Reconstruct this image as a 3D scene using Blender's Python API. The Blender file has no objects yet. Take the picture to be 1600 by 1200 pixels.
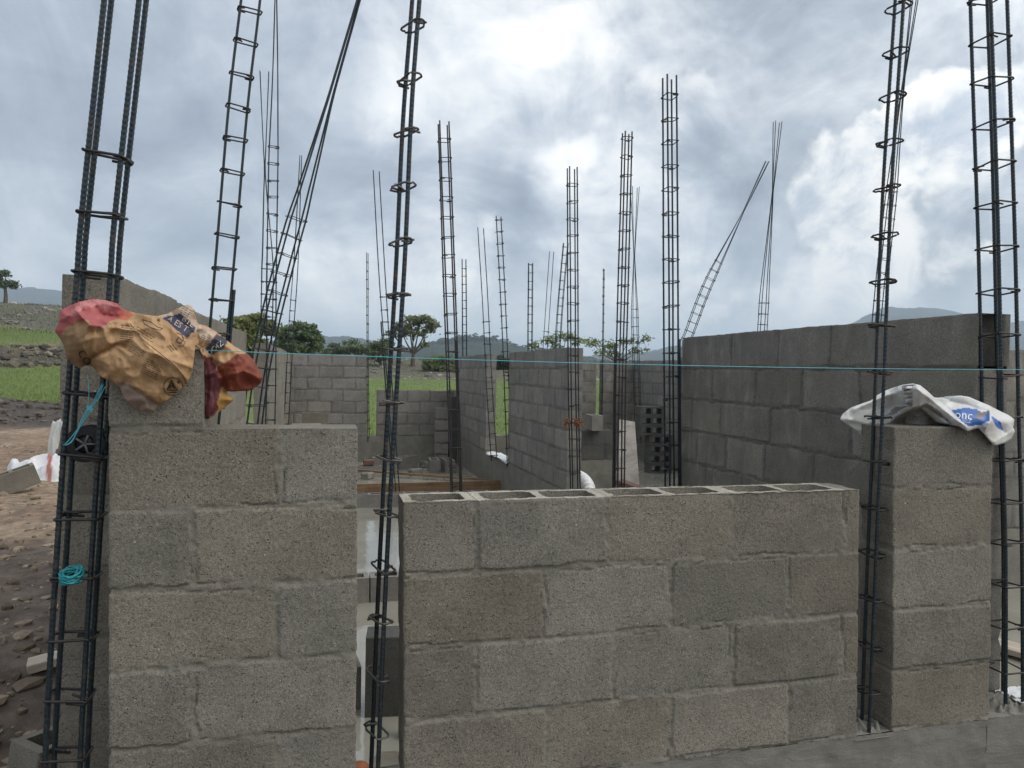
import bpy, math, random
import numpy as np
from mathutils import Vector, Matrix
random.seed(7); rng = np.random.default_rng(7)
S = bpy.context.scene; COL = S.collection
rad = math.radians

# ------------------------------------------------------------------ camera
F_PX = 1130.6
EYE = np.array([0.0, 0.0, 1.6])
def _axes(yaw, pit, rol):
    a, b, c = rad(yaw), rad(pit), rad(rol)
    F = np.array([math.sin(a)*math.cos(b), math.cos(a)*math.cos(b), -math.sin(b)])
    R = np.array([math.cos(a), -math.sin(a), 0.0]); U = np.cross(R, F)
    return F, R*math.cos(c)+U*math.sin(c), -R*math.sin(c)+U*math.cos(c)
CF, CR, CU = _axes(14.63, 0.974, 1.0155)
cam = bpy.data.cameras.new('camera'); cam.lens = F_PX/1600*36; cam.sensor_width = 36
cam.clip_start = 0.05; cam.clip_end = 20000
co = bpy.data.objects.new('camera', cam); COL.objects.link(co); S.camera = co
m = Matrix.Identity(4)
for i in range(3):
    m[i][0], m[i][1], m[i][2], m[i][3] = CR[i], CU[i], -CF[i], EYE[i]
co.matrix_world = m
def ray(px, py): return CF + CR*((px-800)/F_PX) + CU*((600-py)/F_PX)
def onX(px, py, X): r = ray(px, py); return EYE + r*(X-EYE[0])/r[0]
def onY(px, py, Y): r = ray(px, py); return EYE + r*(Y-EYE[1])/r[1]
def onZ(px, py, Z): r = ray(px, py); return EYE + r*(Z-EYE[2])/r[2]
def onD(px, py, d): return EYE + ray(px, py)*d
def hd(px, d):                      # ground direction at horizontal range d
    r = ray(px, 577); k = d/math.hypot(r[0], r[1]); return r[0]*k, r[1]*k
def proj(p):
    v = np.asarray(p)-EYE; d = v@CF
    return 800+F_PX*(v@CR)/d, 600-F_PX*(v@CU)/d, d

# ------------------------------------------------------------------ noise
def _h(ix, iy, iz, s):
    with np.errstate(over='ignore'):
        n = (ix.astype(np.int64)*374761393 + iy.astype(np.int64)*668265263 + iz.astype(np.int64)*2147483647 + s*1274126177) & 0xffffffff
        n = ((n ^ (n >> 13))*1274126177) & 0xffffffff
        n = ((n ^ (n >> 16))*2246822519) & 0xffffffff
        n = n ^ (n >> 15)
    return n/4294967295.0*2-1
def vn(x, y, z=0.0, s=1):
    x, y, z = np.broadcast_arrays(np.asarray(x, float), np.asarray(y, float), np.asarray(z, float))
    fx, fy, fz = np.floor(x), np.floor(y), np.floor(z)
    def sm(t): return t*t*(3-2*t)
    tx, ty, tz = sm(x-fx), sm(y-fy), sm(z-fz)
    ix, iy, iz = fx.astype(np.int64), fy.astype(np.int64), fz.astype(np.int64)
    def L(a, b, t): return a+(b-a)*t
    def pl(k):
        return L(L(_h(ix, iy, iz+k, s), _h(ix+1, iy, iz+k, s), tx), L(_h(ix, iy+1, iz+k, s), _h(ix+1, iy+1, iz+k, s), tx), ty)
    if not np.any(tz): return pl(0)
    return L(pl(0), pl(1), tz)
def fbm(x, y, z=0.0, s=1, o=3):
    r = 0; a = 1.0; t = 0
    for i in range(o):
        f = 2.03**i; r = r+a*vn(np.asarray(x)*f, np.asarray(y)*f, np.asarray(z)*f, s+i); t += a; a *= .5
    return r/t
def sst(a, b, x):
    t = np.clip((x-a)/(b-a), 0, 1); return t*t*(3-2*t)

# ------------------------------------------------------------------ mesh helpers
class MB:
    def __init__(s): s.v = []; s.f = []; s.c = []; s.mi = []
    def add(s, vs, fs, col=(.5, 0, .5), mi=0):
        b = len(s.v); s.v += [tuple(map(float, p)) for p in vs]
        if len(col) and isinstance(col[0], (int, float)): s.c += [tuple(col)]*len(vs)
        else: s.c += [tuple(c) for c in col]
        s.f += [tuple(i+b for i in f) for f in fs]; s.mi += [mi]*len(fs)
    def box(s, x0, x1, y0, y1, z0, z1, bev=0.0, jit=0.0, col=(.5, 0, .5), mi=0, M=None):
        b = min(bev, (x1-x0)/3, (y1-y0)/3, (z1-z0)/3); vs = []; fs = []
        if b <= 0:
            vs = [(x, y, z) for z in (z0, z1) for y in (y0, y1) for x in (x0, x1)]
            fs = [(0, 2, 3, 1), (4, 5, 7, 6), (0, 1, 5, 4), (2, 6, 7, 3), (0, 4, 6, 2), (1, 3, 7, 5)]
        else:
            idx = {}
            for cx in (0, 1):
                for cy in (0, 1):
                    for cz in (0, 1):
                        X = (x0, x1)[cx]; Y = (y0, y1)[cy]; Z = (z0, z1)[cz]
                        sx, sy, sz = 1-2*cx, 1-2*cy, 1-2*cz
                        j = lambda: random.uniform(-jit, jit)
                        for ax, p in enumerate(((X, Y+sy*b, Z+sz*b), (X+sx*b, Y, Z+sz*b), (X+sx*b, Y+sy*b, Z))):
                            idx[(cx, cy, cz, ax)] = len(vs); vs.append((p[0]+j(), p[1]+j(), p[2]+j()))
            g = lambda *k: idx[k]
            for c in (0, 1):
                q = [g(c, 0, 0, 0), g(c, 1, 0, 0), g(c, 1, 1, 0), g(c, 0, 1, 0)]; fs.append(q if c else q[::-1])
                q = [g(0, c, 0, 1), g(1, c, 0, 1), g(1, c, 1, 1), g(0, c, 1, 1)]; fs.append(q[::-1] if c else q)
                q = [g(0, 0, c, 2), g(1, 0, c, 2), g(1, 1, c, 2), g(0, 1, c, 2)]; fs.append(q if c else q[::-1])
            for a in (0, 1):
                for bb in (0, 1):
                    fl = (a == bb)
                    q = [g(a, bb, 0, 0), g(a, bb, 1, 0), g(a, bb, 1, 1), g(a, bb, 0, 1)]; fs.append(q[::-1] if fl else q)
                    q = [g(a, 0, bb, 0), g(a, 1, bb, 0), g(a, 1, bb, 2), g(a, 0, bb, 2)]; fs.append(q if fl else q[::-1])
                    q = [g(0, a, bb, 1), g(1, a, bb, 1), g(1, a, bb, 2), g(0, a, bb, 2)]; fs.append(q[::-1] if fl else q)
            for cx in (0, 1):
                for cy in (0, 1):
                    for cz in (0, 1):
                        q = [g(cx, cy, cz, 0), g(cx, cy, cz, 1), g(cx, cy, cz, 2)]
                        fs.append(q if (cx+cy+cz) % 2 else q[::-1])
        if M is not None: vs = [tuple(M @ Vector(p)) for p in vs]
        s.add(vs, fs, col, mi)
    def tube(s, pts, r, n=6, col=(.5, 0, .5), mi=0, cap=True, rs=None):
        P = [np.asarray(p, float) for p in pts]; vs = []; fs = []
        ref = np.array([0.31, 0.95, 0.05])
        for i, p in enumerate(P):
            t = P[min(i+1, len(P)-1)]-P[max(i-1, 0)]; t = t/(np.linalg.norm(t)+1e-12)
            a = np.cross(t, ref)
            if np.linalg.norm(a) < .05: a = np.cross(t, np.array([1., 0, 0]))
            a /= np.linalg.norm(a); b = np.cross(t, a); rr = rs[i] if rs is not None else r
            for k in range(n):
                q = rr[k] if hasattr(rr, '__len__') else rr
                vs.append(p+q*(math.cos(2*math.pi*k/n)*a+math.sin(2*math.pi*k/n)*b))
        for i in range(len(P)-1):
            for k in range(n):
                k2 = (k+1) % n; fs.append((i*n+k, i*n+k2, (i+1)*n+k2, (i+1)*n+k))
        if cap: fs.append(tuple(range(n))[::-1]); fs.append(tuple((len(P)-1)*n+k for k in range(n)))
        s.add(vs, fs, col, mi)
    def build(s, name, mats, parent=None, smooth=True, origin=None, world=True):
        me = bpy.data.meshes.new(name)
        v = np.array(s.v, float)
        if origin is None and parent is None:
            lo, hi = v.min(0), v.max(0); origin = ((lo[0]+hi[0])/2, (lo[1]+hi[1])/2, lo[2])
        o3 = np.array(origin if origin is not None else (0, 0, 0), float)
        if parent is not None and origin is None and world:
            o3 = np.array(parent.matrix_basis.translation)
        me.from_pydata((v-o3).tolist(), [], s.f)
        mats = mats if isinstance(mats, (list, tuple)) else [mats]
        for mm in mats: me.materials.append(mm)
        if len(mats) > 1: me.polygons.foreach_set('material_index', s.mi)
        ca = me.color_attributes.new('Col', 'FLOAT_COLOR', 'POINT')
        c4 = np.ones((len(v), 4), np.float32); c4[:, :3] = np.array(s.c, np.float32); ca.data.foreach_set('color', c4.ravel())
        me.polygons.foreach_set('use_smooth', [smooth]*len(me.polygons)); me.update()
        ob = bpy.data.objects.new(name, me); COL.objects.link(ob)
        if parent is not None:
            ob.parent = parent
            if origin is not None: ob.location = Vector(origin)-parent.matrix_basis.translation
        else: ob.location = o3
        return ob
def tag(o, label=None, cat=None, group=None, kind=None):
    if label: o['label'] = label
    if cat: o['category'] = cat
    if group: o['group'] = group
    if kind: o['kind'] = kind
    return o
def empty(name, loc):
    o = bpy.data.objects.new(name, None); o.empty_display_size = .1; COL.objects.link(o); o.location = loc; return o

# ------------------------------------------------------------------ materials
def mat(name):
    M = bpy.data.materials.new(name); M.use_nodes = True
    nt = M.node_tree; b = nt.nodes['Principled BSDF']; return M, nt, b
class N:
    def __init__(s, nt): s.nt = nt
    def n(s, t, **kw):
        x = s.nt.nodes.new(t)
        for k, v in kw.items(): setattr(x, k, v)
        return x
    def l(s, a, b): s.nt.links.new(a, b)
    def math(s, op, a, b=None, c=None, clamp=False):
        x = s.n('ShaderNodeMath', operation=op); x.use_clamp = clamp
        for i, v in enumerate((a, b, c)):
            if v is None: continue
            if isinstance(v, (int, float)): x.inputs[i].default_value = v
            else: s.l(v, x.inputs[i])
        return x.outputs[0]
    def vmath(s, op, a, b=None, c=None):
        x = s.n('ShaderNodeVectorMath', operation=op)
        for i, v in enumerate((a, b, c)):
            if v is None: continue
            if isinstance(v, (tuple, list)): x.inputs[i].default_value = v
            else: s.l(v, x.inputs[i])
        return x.outputs['Value'] if op in ('LENGTH', 'DOT_PRODUCT') else x.outputs[0]
    def mix(s, f, a, b, mode='MIX'):
        x = s.n('ShaderNodeMix', data_type='RGBA', blend_type=mode)
        for i, v in ((0, f), (6, a), (7, b)):
            if isinstance(v, (int, float)): x.inputs[i].default_value = v
            elif isinstance(v, (tuple, list)): x.inputs[i].default_value = (*v[:3], 1)
            else: s.l(v, x.inputs[i])
        return x.outputs[2]
    def mr(s, v, a, b, c=0.0, d=1.0, smooth=False):
        x = s.n('ShaderNodeMapRange'); x.clamp = True
        if smooth: x.interpolation_type = 'SMOOTHSTEP'
        s.l(v, x.inputs[0])
        for i, q in enumerate((a, b, c, d)): x.inputs[i+1].default_value = q
        return x.outputs[0]
    def noise(s, co, sc, det=4, rough=.55, out='Fac', dist=0.0):
        x = s.n('ShaderNodeTexNoise'); x.inputs['Scale'].default_value = sc; x.inputs['Detail'].default_value = det
        x.inputs['Roughness'].default_value = rough; x.inputs['Distortion'].default_value = dist
        if co is not None: s.l(co, x.inputs['Vector'])
        return x.outputs[out]
    def vor(s, co, sc, out='Distance', feat='F1'):
        x = s.n('ShaderNodeTexVoronoi', feature=feat); x.inputs['Scale'].default_value = sc
        s.l(co, x.inputs['Vector']); return x.outputs[out]
    def obj(s): return s.n('ShaderNodeTexCoord').outputs['Object']
    def attr(s, a='Col'):
        x = s.n('ShaderNodeAttribute'); x.attribute_name = a; return x
    def sep(s, c):
        x = s.n('ShaderNodeSeparateColor'); s.l(c, x.inputs[0]); return x.outputs
    def bump(s, h, st, dist, nrm=None):
        x = s.n('ShaderNodeBump'); x.inputs['Strength'].default_value = st; x.inputs['Distance'].default_value = dist
        s.l(h, x.inputs['Height'])
        if nrm is not None: s.l(nrm, x.inputs['Normal'])
        return x.outputs[0]

def block_material(name, dark, light, mortar, speck=1.0, streak=0.0):
    M, nt, b = mat(name); k = N(nt); o = k.obj(); a = k.sep(k.attr().outputs['Color'])
    base = k.mix(a[0], dark, light)
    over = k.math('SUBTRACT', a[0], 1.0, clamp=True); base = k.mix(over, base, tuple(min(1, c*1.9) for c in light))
    lime = k.mr(k.noise(o, 2.6, 5, .65), .66, .80, 0, .55); base = k.mix(lime, base, tuple(min(1, c*1.7) for c in light))
    warm = k.mix(a[2], (.99, 1.0, 1.008), (1.03, 1.0, .95)); base = k.mix(1.0, base, warm, 'MULTIPLY')
    grain = k.noise(o, 330, 3, .7); big = k.noise(o, 7, 5, .6)
    g2 = k.noise(o, 150, 3, .75); base = k.mix(k.mr(k.math('ADD', k.math('MULTIPLY', grain, .6), k.math('MULTIPLY', g2, .4)), .38, .62), k.mix(1.0, base, (.56, .555, .55), 'MULTIPLY'), k.mix(1.0, base, (1.40, 1.40, 1.39), 'MULTIPLY'))
    blot = k.mr(big, .3, .72, .80, 1.17); cc = k.n('ShaderNodeCombineColor')
    for i in range(3): k.l(blot, cc.inputs[i])
    base = k.mix(1.0, base, cc.outputs[0], 'MULTIPLY')
    pit = k.vor(o, 125); pm = k.math('MULTIPLY', k.mr(pit, .15, .30, 1, 0), k.mr(k.noise(o, 38, 2), .46, .60))
    base = k.mix(k.math('MULTIPLY', pm, .72*speck), base, (.035, .033, .03))
    lt = k.math('MULTIPLY', k.mr(k.vor(k.vmath('ADD', o, (3.3, 1.7, 9.1)), 70), .10, .18, 1, 0), k.mr(k.noise(o, 21, 2), .52, .62))
    base = k.mix(k.math('MULTIPLY', lt, .45*speck), base, (.5, .48, .44))
    dots = k.mr(k.vor(k.vmath('ADD', o, (7.1, 2.3, 4.4)), 11), .018, .030, 1, 0); dm = k.math('MULTIPLY', dots, k.mr(k.noise(o, 3.1, 2), .44, .5))
    base = k.mix(k.math('MULTIPLY', dm, .8), base, (.62, .61, .58))
    if streak > 0:
        sx = k.vmath('MULTIPLY', o, (10, 10, 2.4)); st = k.mr(k.noise(sx, 1.0, 6, .7, dist=.6), .5, .8)
        base = k.mix(k.math('MULTIPLY', st, k.math('MULTIPLY', streak, k.mr(k.noise(o, 2.2, 3), .38, .6))), base, (.36, .34, .31))
    mcol = k.mix(k.noise(o, 60, 4), tuple(c*.72 for c in mortar), tuple(c*1.22 for c in mortar))
    base = k.mix(k.math('MULTIPLY', a[1], .75), base, mcol)
    k.l(base, b.inputs['Base Color']); b.inputs['Roughness'].default_value = .86; b.inputs['Specular IOR Level'].default_value = .3
    h = k.math('SUBTRACT', k.math('ADD', grain, k.math('MULTIPLY', k.noise(o, 120, 3), .8)), k.math('MULTIPLY', pm, 1.6))
    k.l(k.bump(h, .75, .0024), b.inputs['Normal'])
    return M
M_BLOCK = block_material('concrete_block', (.150, .136, .111), (.242, .222, .188), (.215, .20, .162))
M_BLOCKD = block_material('damp_concrete_block', (.155, .145, .127), (.225, .212, .188), (.115, .108, .095), .8, 1.0)
M_BLOCKB = block_material('weathered_concrete_block', (.175, .165, .15), (.285, .268, .245), (.13, .123, .11), .6, .45)
M_BLOCKSHADE = block_material('shade_darkened_wet_block', (.075, .075, .072), (.11, .108, .102), (.08, .08, .075), .5, .1)  # wet blocks, darkened further so the colour carries the shade they stand in

def plaster(name, c1, c2, wet=.75):
    M, nt, b = mat(name); k = N(nt); o = k.obj()
    n1 = k.noise(o, 5, 6, .62, dist=.6); n2 = k.noise(o, 140, 3, .65); sw = k.noise(k.vmath('MULTIPLY', o, (9, 9, 34)), 1, 4, .6, dist=1.2)
    c = k.mix(k.mr(n1, .3, .7), c1, c2); c = k.mix(k.mr(n2, .3, .7, 0, .3), c, tuple(x*.5 for x in c1)); c = k.mix(k.mr(sw, .55, .8, 0, .35), c, tuple(min(1, x*1.35) for x in c2))
    k.l(c, b.inputs['Base Color']); b.inputs['Roughness'].default_value = wet
    k.l(k.bump(k.math('ADD', k.math('MULTIPLY', n2, .5), sw), .45, .006), b.inputs['Normal']); return M
M_PLASTER = plaster('mortar_plaster', (.155, .147, .122), (.24, .226, .19))
M_SLAB = plaster('wet_concrete', (.17, .15, .112), (.27, .245, .19), .42)
M_WETMORTAR = plaster('fresh_mortar', (.30, .295, .28), (.55, .54, .52), .55)

def rebar_mat(name, c, rust, amt, ro=.38, metal=.35):
    M, nt, b = mat(name); k = N(nt); o = k.obj()
    r = k.mr(k.noise(o, 26, 5, .7), .62-amt, .78-amt*.6); cc = k.mix(r, c, rust)
    k.l(cc, b.inputs['Base Color']); b.inputs['Metallic'].default_value = metal
    k.l(k.mr(r, 0, 1, ro, .8), b.inputs['Roughness']); k.l(k.bump(k.noise(o, 400, 2), .25, .001), b.inputs['Normal']); return M
M_BAR = rebar_mat('dark_steel', (.020, .032, .040), (.085, .06, .045), .10)
M_BARR = rebar_mat('rusting_steel', (.036, .036, .04), (.09, .055, .045), .14, .5)
M_TIE = rebar_mat('stirrup_steel', (.028, .027, .027), (.095, .062, .045), .13, .5)
M_TIEL = rebar_mat('grey_stirrup_steel', (.09, .085, .08), (.20, .16, .12), .2, .45)
def simple(name, c, ro=.6, var=.25, sc=30, spec=.4, bump=.2, trans=0.0):
    M, nt, b = mat(name); k = N(nt); o = k.obj(); n = k.noise(o, sc, 5, .6)
    k.l(k.mix(k.mr(n, .3, .7), tuple(x*(1-var) for x in c), tuple(min(1, x*(1+var)) for x in c)), b.inputs['Base Color'])
    b.inputs['Roughness'].default_value = ro; b.inputs['Specular IOR Level'].default_value = spec
    k.l(k.bump(n, bump, .004), b.inputs['Normal']); return M
def attrmat(name, ro=.6, sc=60, var=.2, bump=.3, spec=.4, bd=.002, trl=0.0):
    M, nt, b = mat(name); k = N(nt); o = k.obj(); a = k.attr().outputs['Color']; n = k.noise(o, sc, 5, .6)
    c = k.mix(k.mr(n, .3, .7), k.mix(1.0, a, (1-var,)*3, 'MULTIPLY'), k.mix(1.0, a, (1+var,)*3, 'MULTIPLY'))
    k.l(c, b.inputs['Base Color']); b.inputs['Roughness'].default_value = ro; b.inputs['Specular IOR Level'].default_value = spec
    k.l(k.bump(n, bump, bd), b.inputs['Normal'])
    if trl:
        t = k.n('ShaderNodeBsdfTranslucent'); k.l(c, t.inputs[0]); mx = k.n('ShaderNodeMixShader'); mx.inputs[0].default_value = trl
        k.l(b.outputs[0], mx.inputs[1]); k.l(t.outputs[0], mx.inputs[2]); k.l(mx.outputs[0], nt.nodes['Material Output'].inputs[0])
    return M
M_LEAF = attrmat('foliage', .55, 4, .25, 0, .3, .01, .45)
M_BARK = simple('bark', (.10, .08, .06), .9, .4, 12)
M_GROUND = attrmat('soil_and_grass', .95, 9, .42, .8, .15, .03)
M_STONE = attrmat('stone', .9, 14, .3, .5, .2, .01)
M_PAPER = attrmat('kraft_paper', .62, 26, .10, .3, .3, .002)
k_ = N(M_PAPER.node_tree); o_ = k_.obj(); vv = k_.vor(k_.vmath('ADD', k_.vmath('MULTIPLY', o_, (1, .4, 1)), k_.vmath('MULTIPLY', k_.noise(o_, 9, 3, out='Color'), (.05, .05, .05))), 26, feat='DISTANCE_TO_EDGE')
k_.l(k_.bump(k_.mr(vv, 0, .05, 0, 1), .16, .003, M_PAPER.node_tree.nodes['Principled BSDF'].inputs['Normal'].links[0].from_socket), M_PAPER.node_tree.nodes['Principled BSDF'].inputs['Normal'])
M_SACK = attrmat('woven_plastic', .42, 30, .06, .25, .45, .0015, .12)
M_INK = simple('black_ink', (.025, .022, .022), .5, .2)
M_INKW = simple('pale_ink', (.72, .74, .78), .5, .05)
M_TWINE = simple('cyan_twine', (.10, .42, .50), .35, .1); M_TWINE.node_tree.nodes['Principled BSDF'].inputs['Roughness'].default_value = .35
M_TEAL = simple('teal_line', (.03, .30, .33), .3, .2)
M_BLACKP = simple('black_plastic', (.018, .018, .02), .4, .2)
M_WHITEP = simple('white_plastic', (.74, .75, .74), .4, .05)
M_DARKP = simple('grey_plastic', (.16, .17, .18), .45, .1)
def wood(name, c1, c2, ro=.7):
    M, nt, b = mat(name); k = N(nt); o = k.obj()
    g = k.noise(k.vmath('MULTIPLY', o, (2.2, 40, 40)), 1, 5, .6, dist=.4); s = k.noise(o, 6, 4)
    c = k.mix(k.mr(g, .3, .7), c1, c2); c = k.mix(k.mr(s, .45, .7, 0, .6), c, tuple(x*.45 for x in c1))
    k.l(c, b.inputs['Base Color']); b.inputs['Roughness'].default_value = ro; k.l(k.bump(g, .3, .003), b.inputs['Normal']); return M
M_WOODO = wood('wet_formwork_timber', (.16, .095, .045), (.30, .19, .10), .5)
M_WOODP = wood('pale_timber', (.36, .29, .22), (.52, .45, .36))
M_WOODR = wood('reddish_timber', (.13, .065, .045), (.22, .12, .09), .5)
M_PLY = wood('grey_plywood', (.35, .31, .27), (.47, .42, .37))
M_CLAY = simple('terracotta', (.36, .13, .06), .8, .2)
M_RUST = simple('rusty_wire', (.22, .10, .05), .8, .3)
def water_mat():
    M, nt, b = mat('muddy_water'); k = N(nt); o = k.obj()
    c = k.mix(k.mr(k.noise(o, 1.3, 4), .35, .65), (.25, .235, .19), (.35, .335, .28))
    k.l(c, b.inputs['Base Color']); b.inputs['Roughness'].default_value = .06; b.inputs['IOR'].default_value = 1.5; b.inputs['Specular IOR Level'].default_value = .8
    k.l(k.bump(k.math('ADD', k.noise(o, 9, 3), k.math('MULTIPLY', k.noise(o, 2.2, 2), .8)), .10, .02), b.inputs['Normal']); return M
M_WATER = water_mat()

# ------------------------------------------------------------------ masonry
L = lambda k: 1.442-.2*k            # height of the k-th bed joint (k=0 under the left half block, k=5 on the foundation)
TH = .15
def masonry(mb, O, U, Nv, courses, z0, t=TH, res=.01, resb=None, lean=0.0, tint=(.25, .8), hollow=False, ends=(True, True), seed=1, open_end=None, dirty=0.0, rough=1.0):
    """courses bottom to top: (u0, u1, [cuts]); both faces are displaced grids, skirts close ends and top."""
    O = np.array([O[0], O[1], 0.0]); U = np.array(U, float); Nv = np.array(Nv, float); ch = .2; nc = len(courses)
    lst = random.Random(seed); br = {}
    for k, (a, b, cuts) in enumerate(courses):
        for j in range(len(cuts)+1): br[(k, j)] = (lst.uniform(*tint), lst.random(), lst.uniform(-.0025, .0025), lst.uniform(-.004, .004))
    knots = sorted({round(c[0], 5) for c in courses} | {round(c[1], 5) for c in courses})
    for side, rs in ((0, res), (1, resb or max(res*3, .025))):
        us = []
        for a, b in zip(knots[:-1], knots[1:]):
            n = max(2, int(math.ceil((b-a)/rs))); us += list(np.linspace(a, b, n, endpoint=False))
        us.append(knots[-1]); us = np.array(us); nr = max(3, int(round(ch/rs)))
        vs = np.linspace(0, ch*nc, nr*nc+1); UU, VV = np.meshgrid(us, vs)
        kk = np.clip((VV/ch-1e-6).astype(int), 0, nc-1)
        h = np.zeros_like(UU); tn = np.zeros_like(UU); tw = np.zeros_like(UU); mo = np.zeros_like(UU)
        sx = seed*13.7+side*51
        n1 = fbm(UU*55+sx, VV*55, 0, seed, 3); n2 = fbm(UU*14+sx, VV*14, 0, seed+9, 3); n3 = fbm(UU*150+sx, VV*150, 0, seed+5, 2)
        for k, (a, b, cuts) in enumerate(courses):
            mk = kk == k; u = UU[mk]; loc = VV[mk]-k*ch+.003*vn(u*9+k*7.7, u*0+sx, 0, seed+3)
            top = ch-loc
            if k == nc-1: top = np.full_like(top, 9.)
            elif courses[k+1][0] > a or courses[k+1][1] < b:
                top = np.where((u < courses[k+1][0]) | (u > courses[k+1][1]), 9., top)
            dz = np.minimum(loc, top); du = np.full_like(u, 9.); bi = np.zeros(u.shape, int)
            for c in cuts: du = np.minimum(du, np.abs(u-c+.004*vn(loc*20+c*31, loc*0+k, 0, seed+2))); bi += (u > c)
            d = np.minimum(dz, du)+.0028*n1[mk]+.001*n3[mk]
            jw = .0085*(1+.75*n2[mk])
            s = sst(jw*.55, jw*.55+.0042, d)
            hm = -.0024+.0062*n2[mk]+.0042*n1[mk]+.0014*n3[mk]
            notch = (1.5 if rs > .0105 else 1.0)*np.exp(-((d-jw)/max(.0016, rs*.35))**2)*sst(.0 if rs < .005 else -.75, .35 if rs < .005 else -.1, vn(u*9+sx, loc*13+k*3.1, 0, seed+21))
            pars = np.array([br[(k, j)] for j in range(len(cuts)+1)])[bi]
            hb = .0011*n3[mk]+.0016*n2[mk]*rough+pars[:, 2]+pars[:, 3]*(loc-.1)*2-.004*sst(.45, .8, n1[mk])*sst(.02, .0, d)
            h[mk] = hm*(1-s)+hb*s-.0065*notch*rough; tn[mk] = pars[:, 0]-.25*notch; tw[mk] = pars[:, 1]; mo[mk] = np.clip((1-s)*1.0+.55*sst(.022, .004, d)*sst(-.1, .4, n2[mk]), 0, 1)
        iu, iv = UU.shape[1], UU.shape[0]
        # ragged arrises
        P = np.zeros((iv, iu, 3)); sg = 1 if side == 0 else -1; Ns = Nv*sg; Oo = O if side == 0 else O-Nv*t
        keep = np.zeros((iv-1, iu-1), bool)
        for r in range(iv-1):
            k = min(int((r+.5)/nr), nc-1); uc = (us[:-1]+us[1:])/2; keep[r] = (uc > courses[k][0]) & (uc < courses[k][1])
        Uu, Vv = UU.copy(), VV.copy()
        er = .0022*fbm(VV*40, VV*0+seed, 0, seed+31, 3)-.003*(mo > .6)
        Uu[:, 0] -= er[:, 0]; Uu[:, -1] += er[:, -1]
        if res > .005:
            tc = courses[-1][2]; jo = np.array([lst.uniform(-.008, .008) for _ in range(len(tc)+1)])*(np.arange(len(tc)+1) > 0); Vv[-1] += jo[np.searchsorted(np.array(tc), us)] if len(tc) else 0
        Vv[-1] += .0025*fbm(UU[-1]*30, UU[-1]*0+seed, 0, seed+41, 3)
        arr = np.zeros((iv, iu)); arr[:, 0] = arr[:, -1] = -.0022; arr[-1] = -.0022
        H = h+arr*(1+n1)
        P = Oo[None, None]+Uu[..., None]*U+H[..., None]*Ns; P[..., 2] = z0+Vv; P[..., 0] -= lean*(P[..., 2]-1.0)
        ids = np.arange(iv*iu).reshape(iv, iu)
        q = np.stack([ids[:-1, :-1], ids[:-1, 1:], ids[1:, 1:], ids[1:, :-1]], -1)[keep]
        handed = np.dot(np.cross(U, (0, 0, 1)), Ns) > 0
        if not handed: q = q[:, ::-1]
        colr = np.stack([tn, mo, tw], -1).reshape(-1, 3)
        base = len(mb.v); mb.v += [tuple(p) for p in P.reshape(-1, 3).tolist()]; mb.c += [tuple(c) for c in colr.tolist()]
        mb.f += [tuple(f) for f in (q+base).tolist()]; mb.mi += [0]*len(q)
        # skirts to the middle of the wall
        kp = np.pad(keep, 1)
        def strip(vlist):
            b = len(mb.v); n = len(vlist)
            for (r, c) in vlist:
                p = P[r, c].copy(); mid = p-Ns*(t/2+H[r, c]); mb.v += [tuple(p), tuple(mid)]; cc = tuple(colr[ids[r, c]]); mb.c += [cc, cc]
            for i in range(n-1): mb.f.append((b+2*i, b+2*i+1, b+2*i+3, b+2*i+2)); mb.mi.append(0)
        for k in range(nc):
            rows = list(range(k*nr, (k+1)*nr+1)); cidx = [int(np.argmin(abs(us-courses[k][e]))) for e in (0, 1)]
            for e in (0, 1):
                if ends[e] and not (open_end and (k, e) in open_end): strip([(r, cidx[e]) for r in rows])
            r = (k+1)*nr
            if k == nc-1:
                if not hollow: strip([(r, c) for c in range(cidx[0], cidx[1]+1)])
            else:
                n0, n1_ = [int(np.argmin(abs(us-courses[k+1][e]))) for e in (0, 1)]
                if n0 > cidx[0]: strip([(r, c) for c in range(cidx[0], n0+1)])
                if n1_ < cidx[1]: strip([(r, c) for c in range(n1_, cidx[1]+1)])
    if hollow:
        k = nc-1; a, b, cuts = courses[k]; bs = [a]+list(cuts)+[b]; zt = z0+ch*nc
        def P3(u, n, z): p = O+U*u-Nv*n; x = p[0]-lean*(z-1.0); return (x, p[1], z)
        def patch(u0, u1, n0, n1, col):
            nu = max(2, int((u1-u0)/.006)); nn = max(2, int((n1-n0)/.006)); us_ = np.linspace(u0, u1, nu+1); ns_ = np.linspace(n0, n1, nn+1)
            A, B = np.meshgrid(us_, ns_); Z = zt-.0012+.0025*fbm(A*45, B*45+seed, 0, seed+3, 3)
            vs = [P3(A[i, j], B[i, j], Z[i, j]) for i in range(nn+1) for j in range(nu+1)]
            fs = [(i*(nu+1)+j, i*(nu+1)+j+1, (i+1)*(nu+1)+j+1, (i+1)*(nu+1)+j) for i in range(nn) for j in range(nu)]
            mb.add(vs, fs, col)
        for j in range(len(bs)-1):
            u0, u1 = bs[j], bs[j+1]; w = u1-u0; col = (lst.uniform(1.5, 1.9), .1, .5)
            if w < .1: patch(u0, u1, 0, t, (.8, .6, .5)); continue
            g = .004; fs_ = .023; wb = .026
            if j > 0: patch(u0, u0+g, .0, t, (.5, 1, .5)); u0 += g
            nh = 2 if w > .25 else 1
            patch(u0, u1, 0, fs_, col); patch(u0, u1, t-fs_, t, col)
            hw = (u1-u0-wb*(nh+1))/nh
            for q in range(nh+1):
                x0 = u0+q*(hw+wb); patch(x0, x0+wb, fs_, t-fs_, col)
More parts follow.
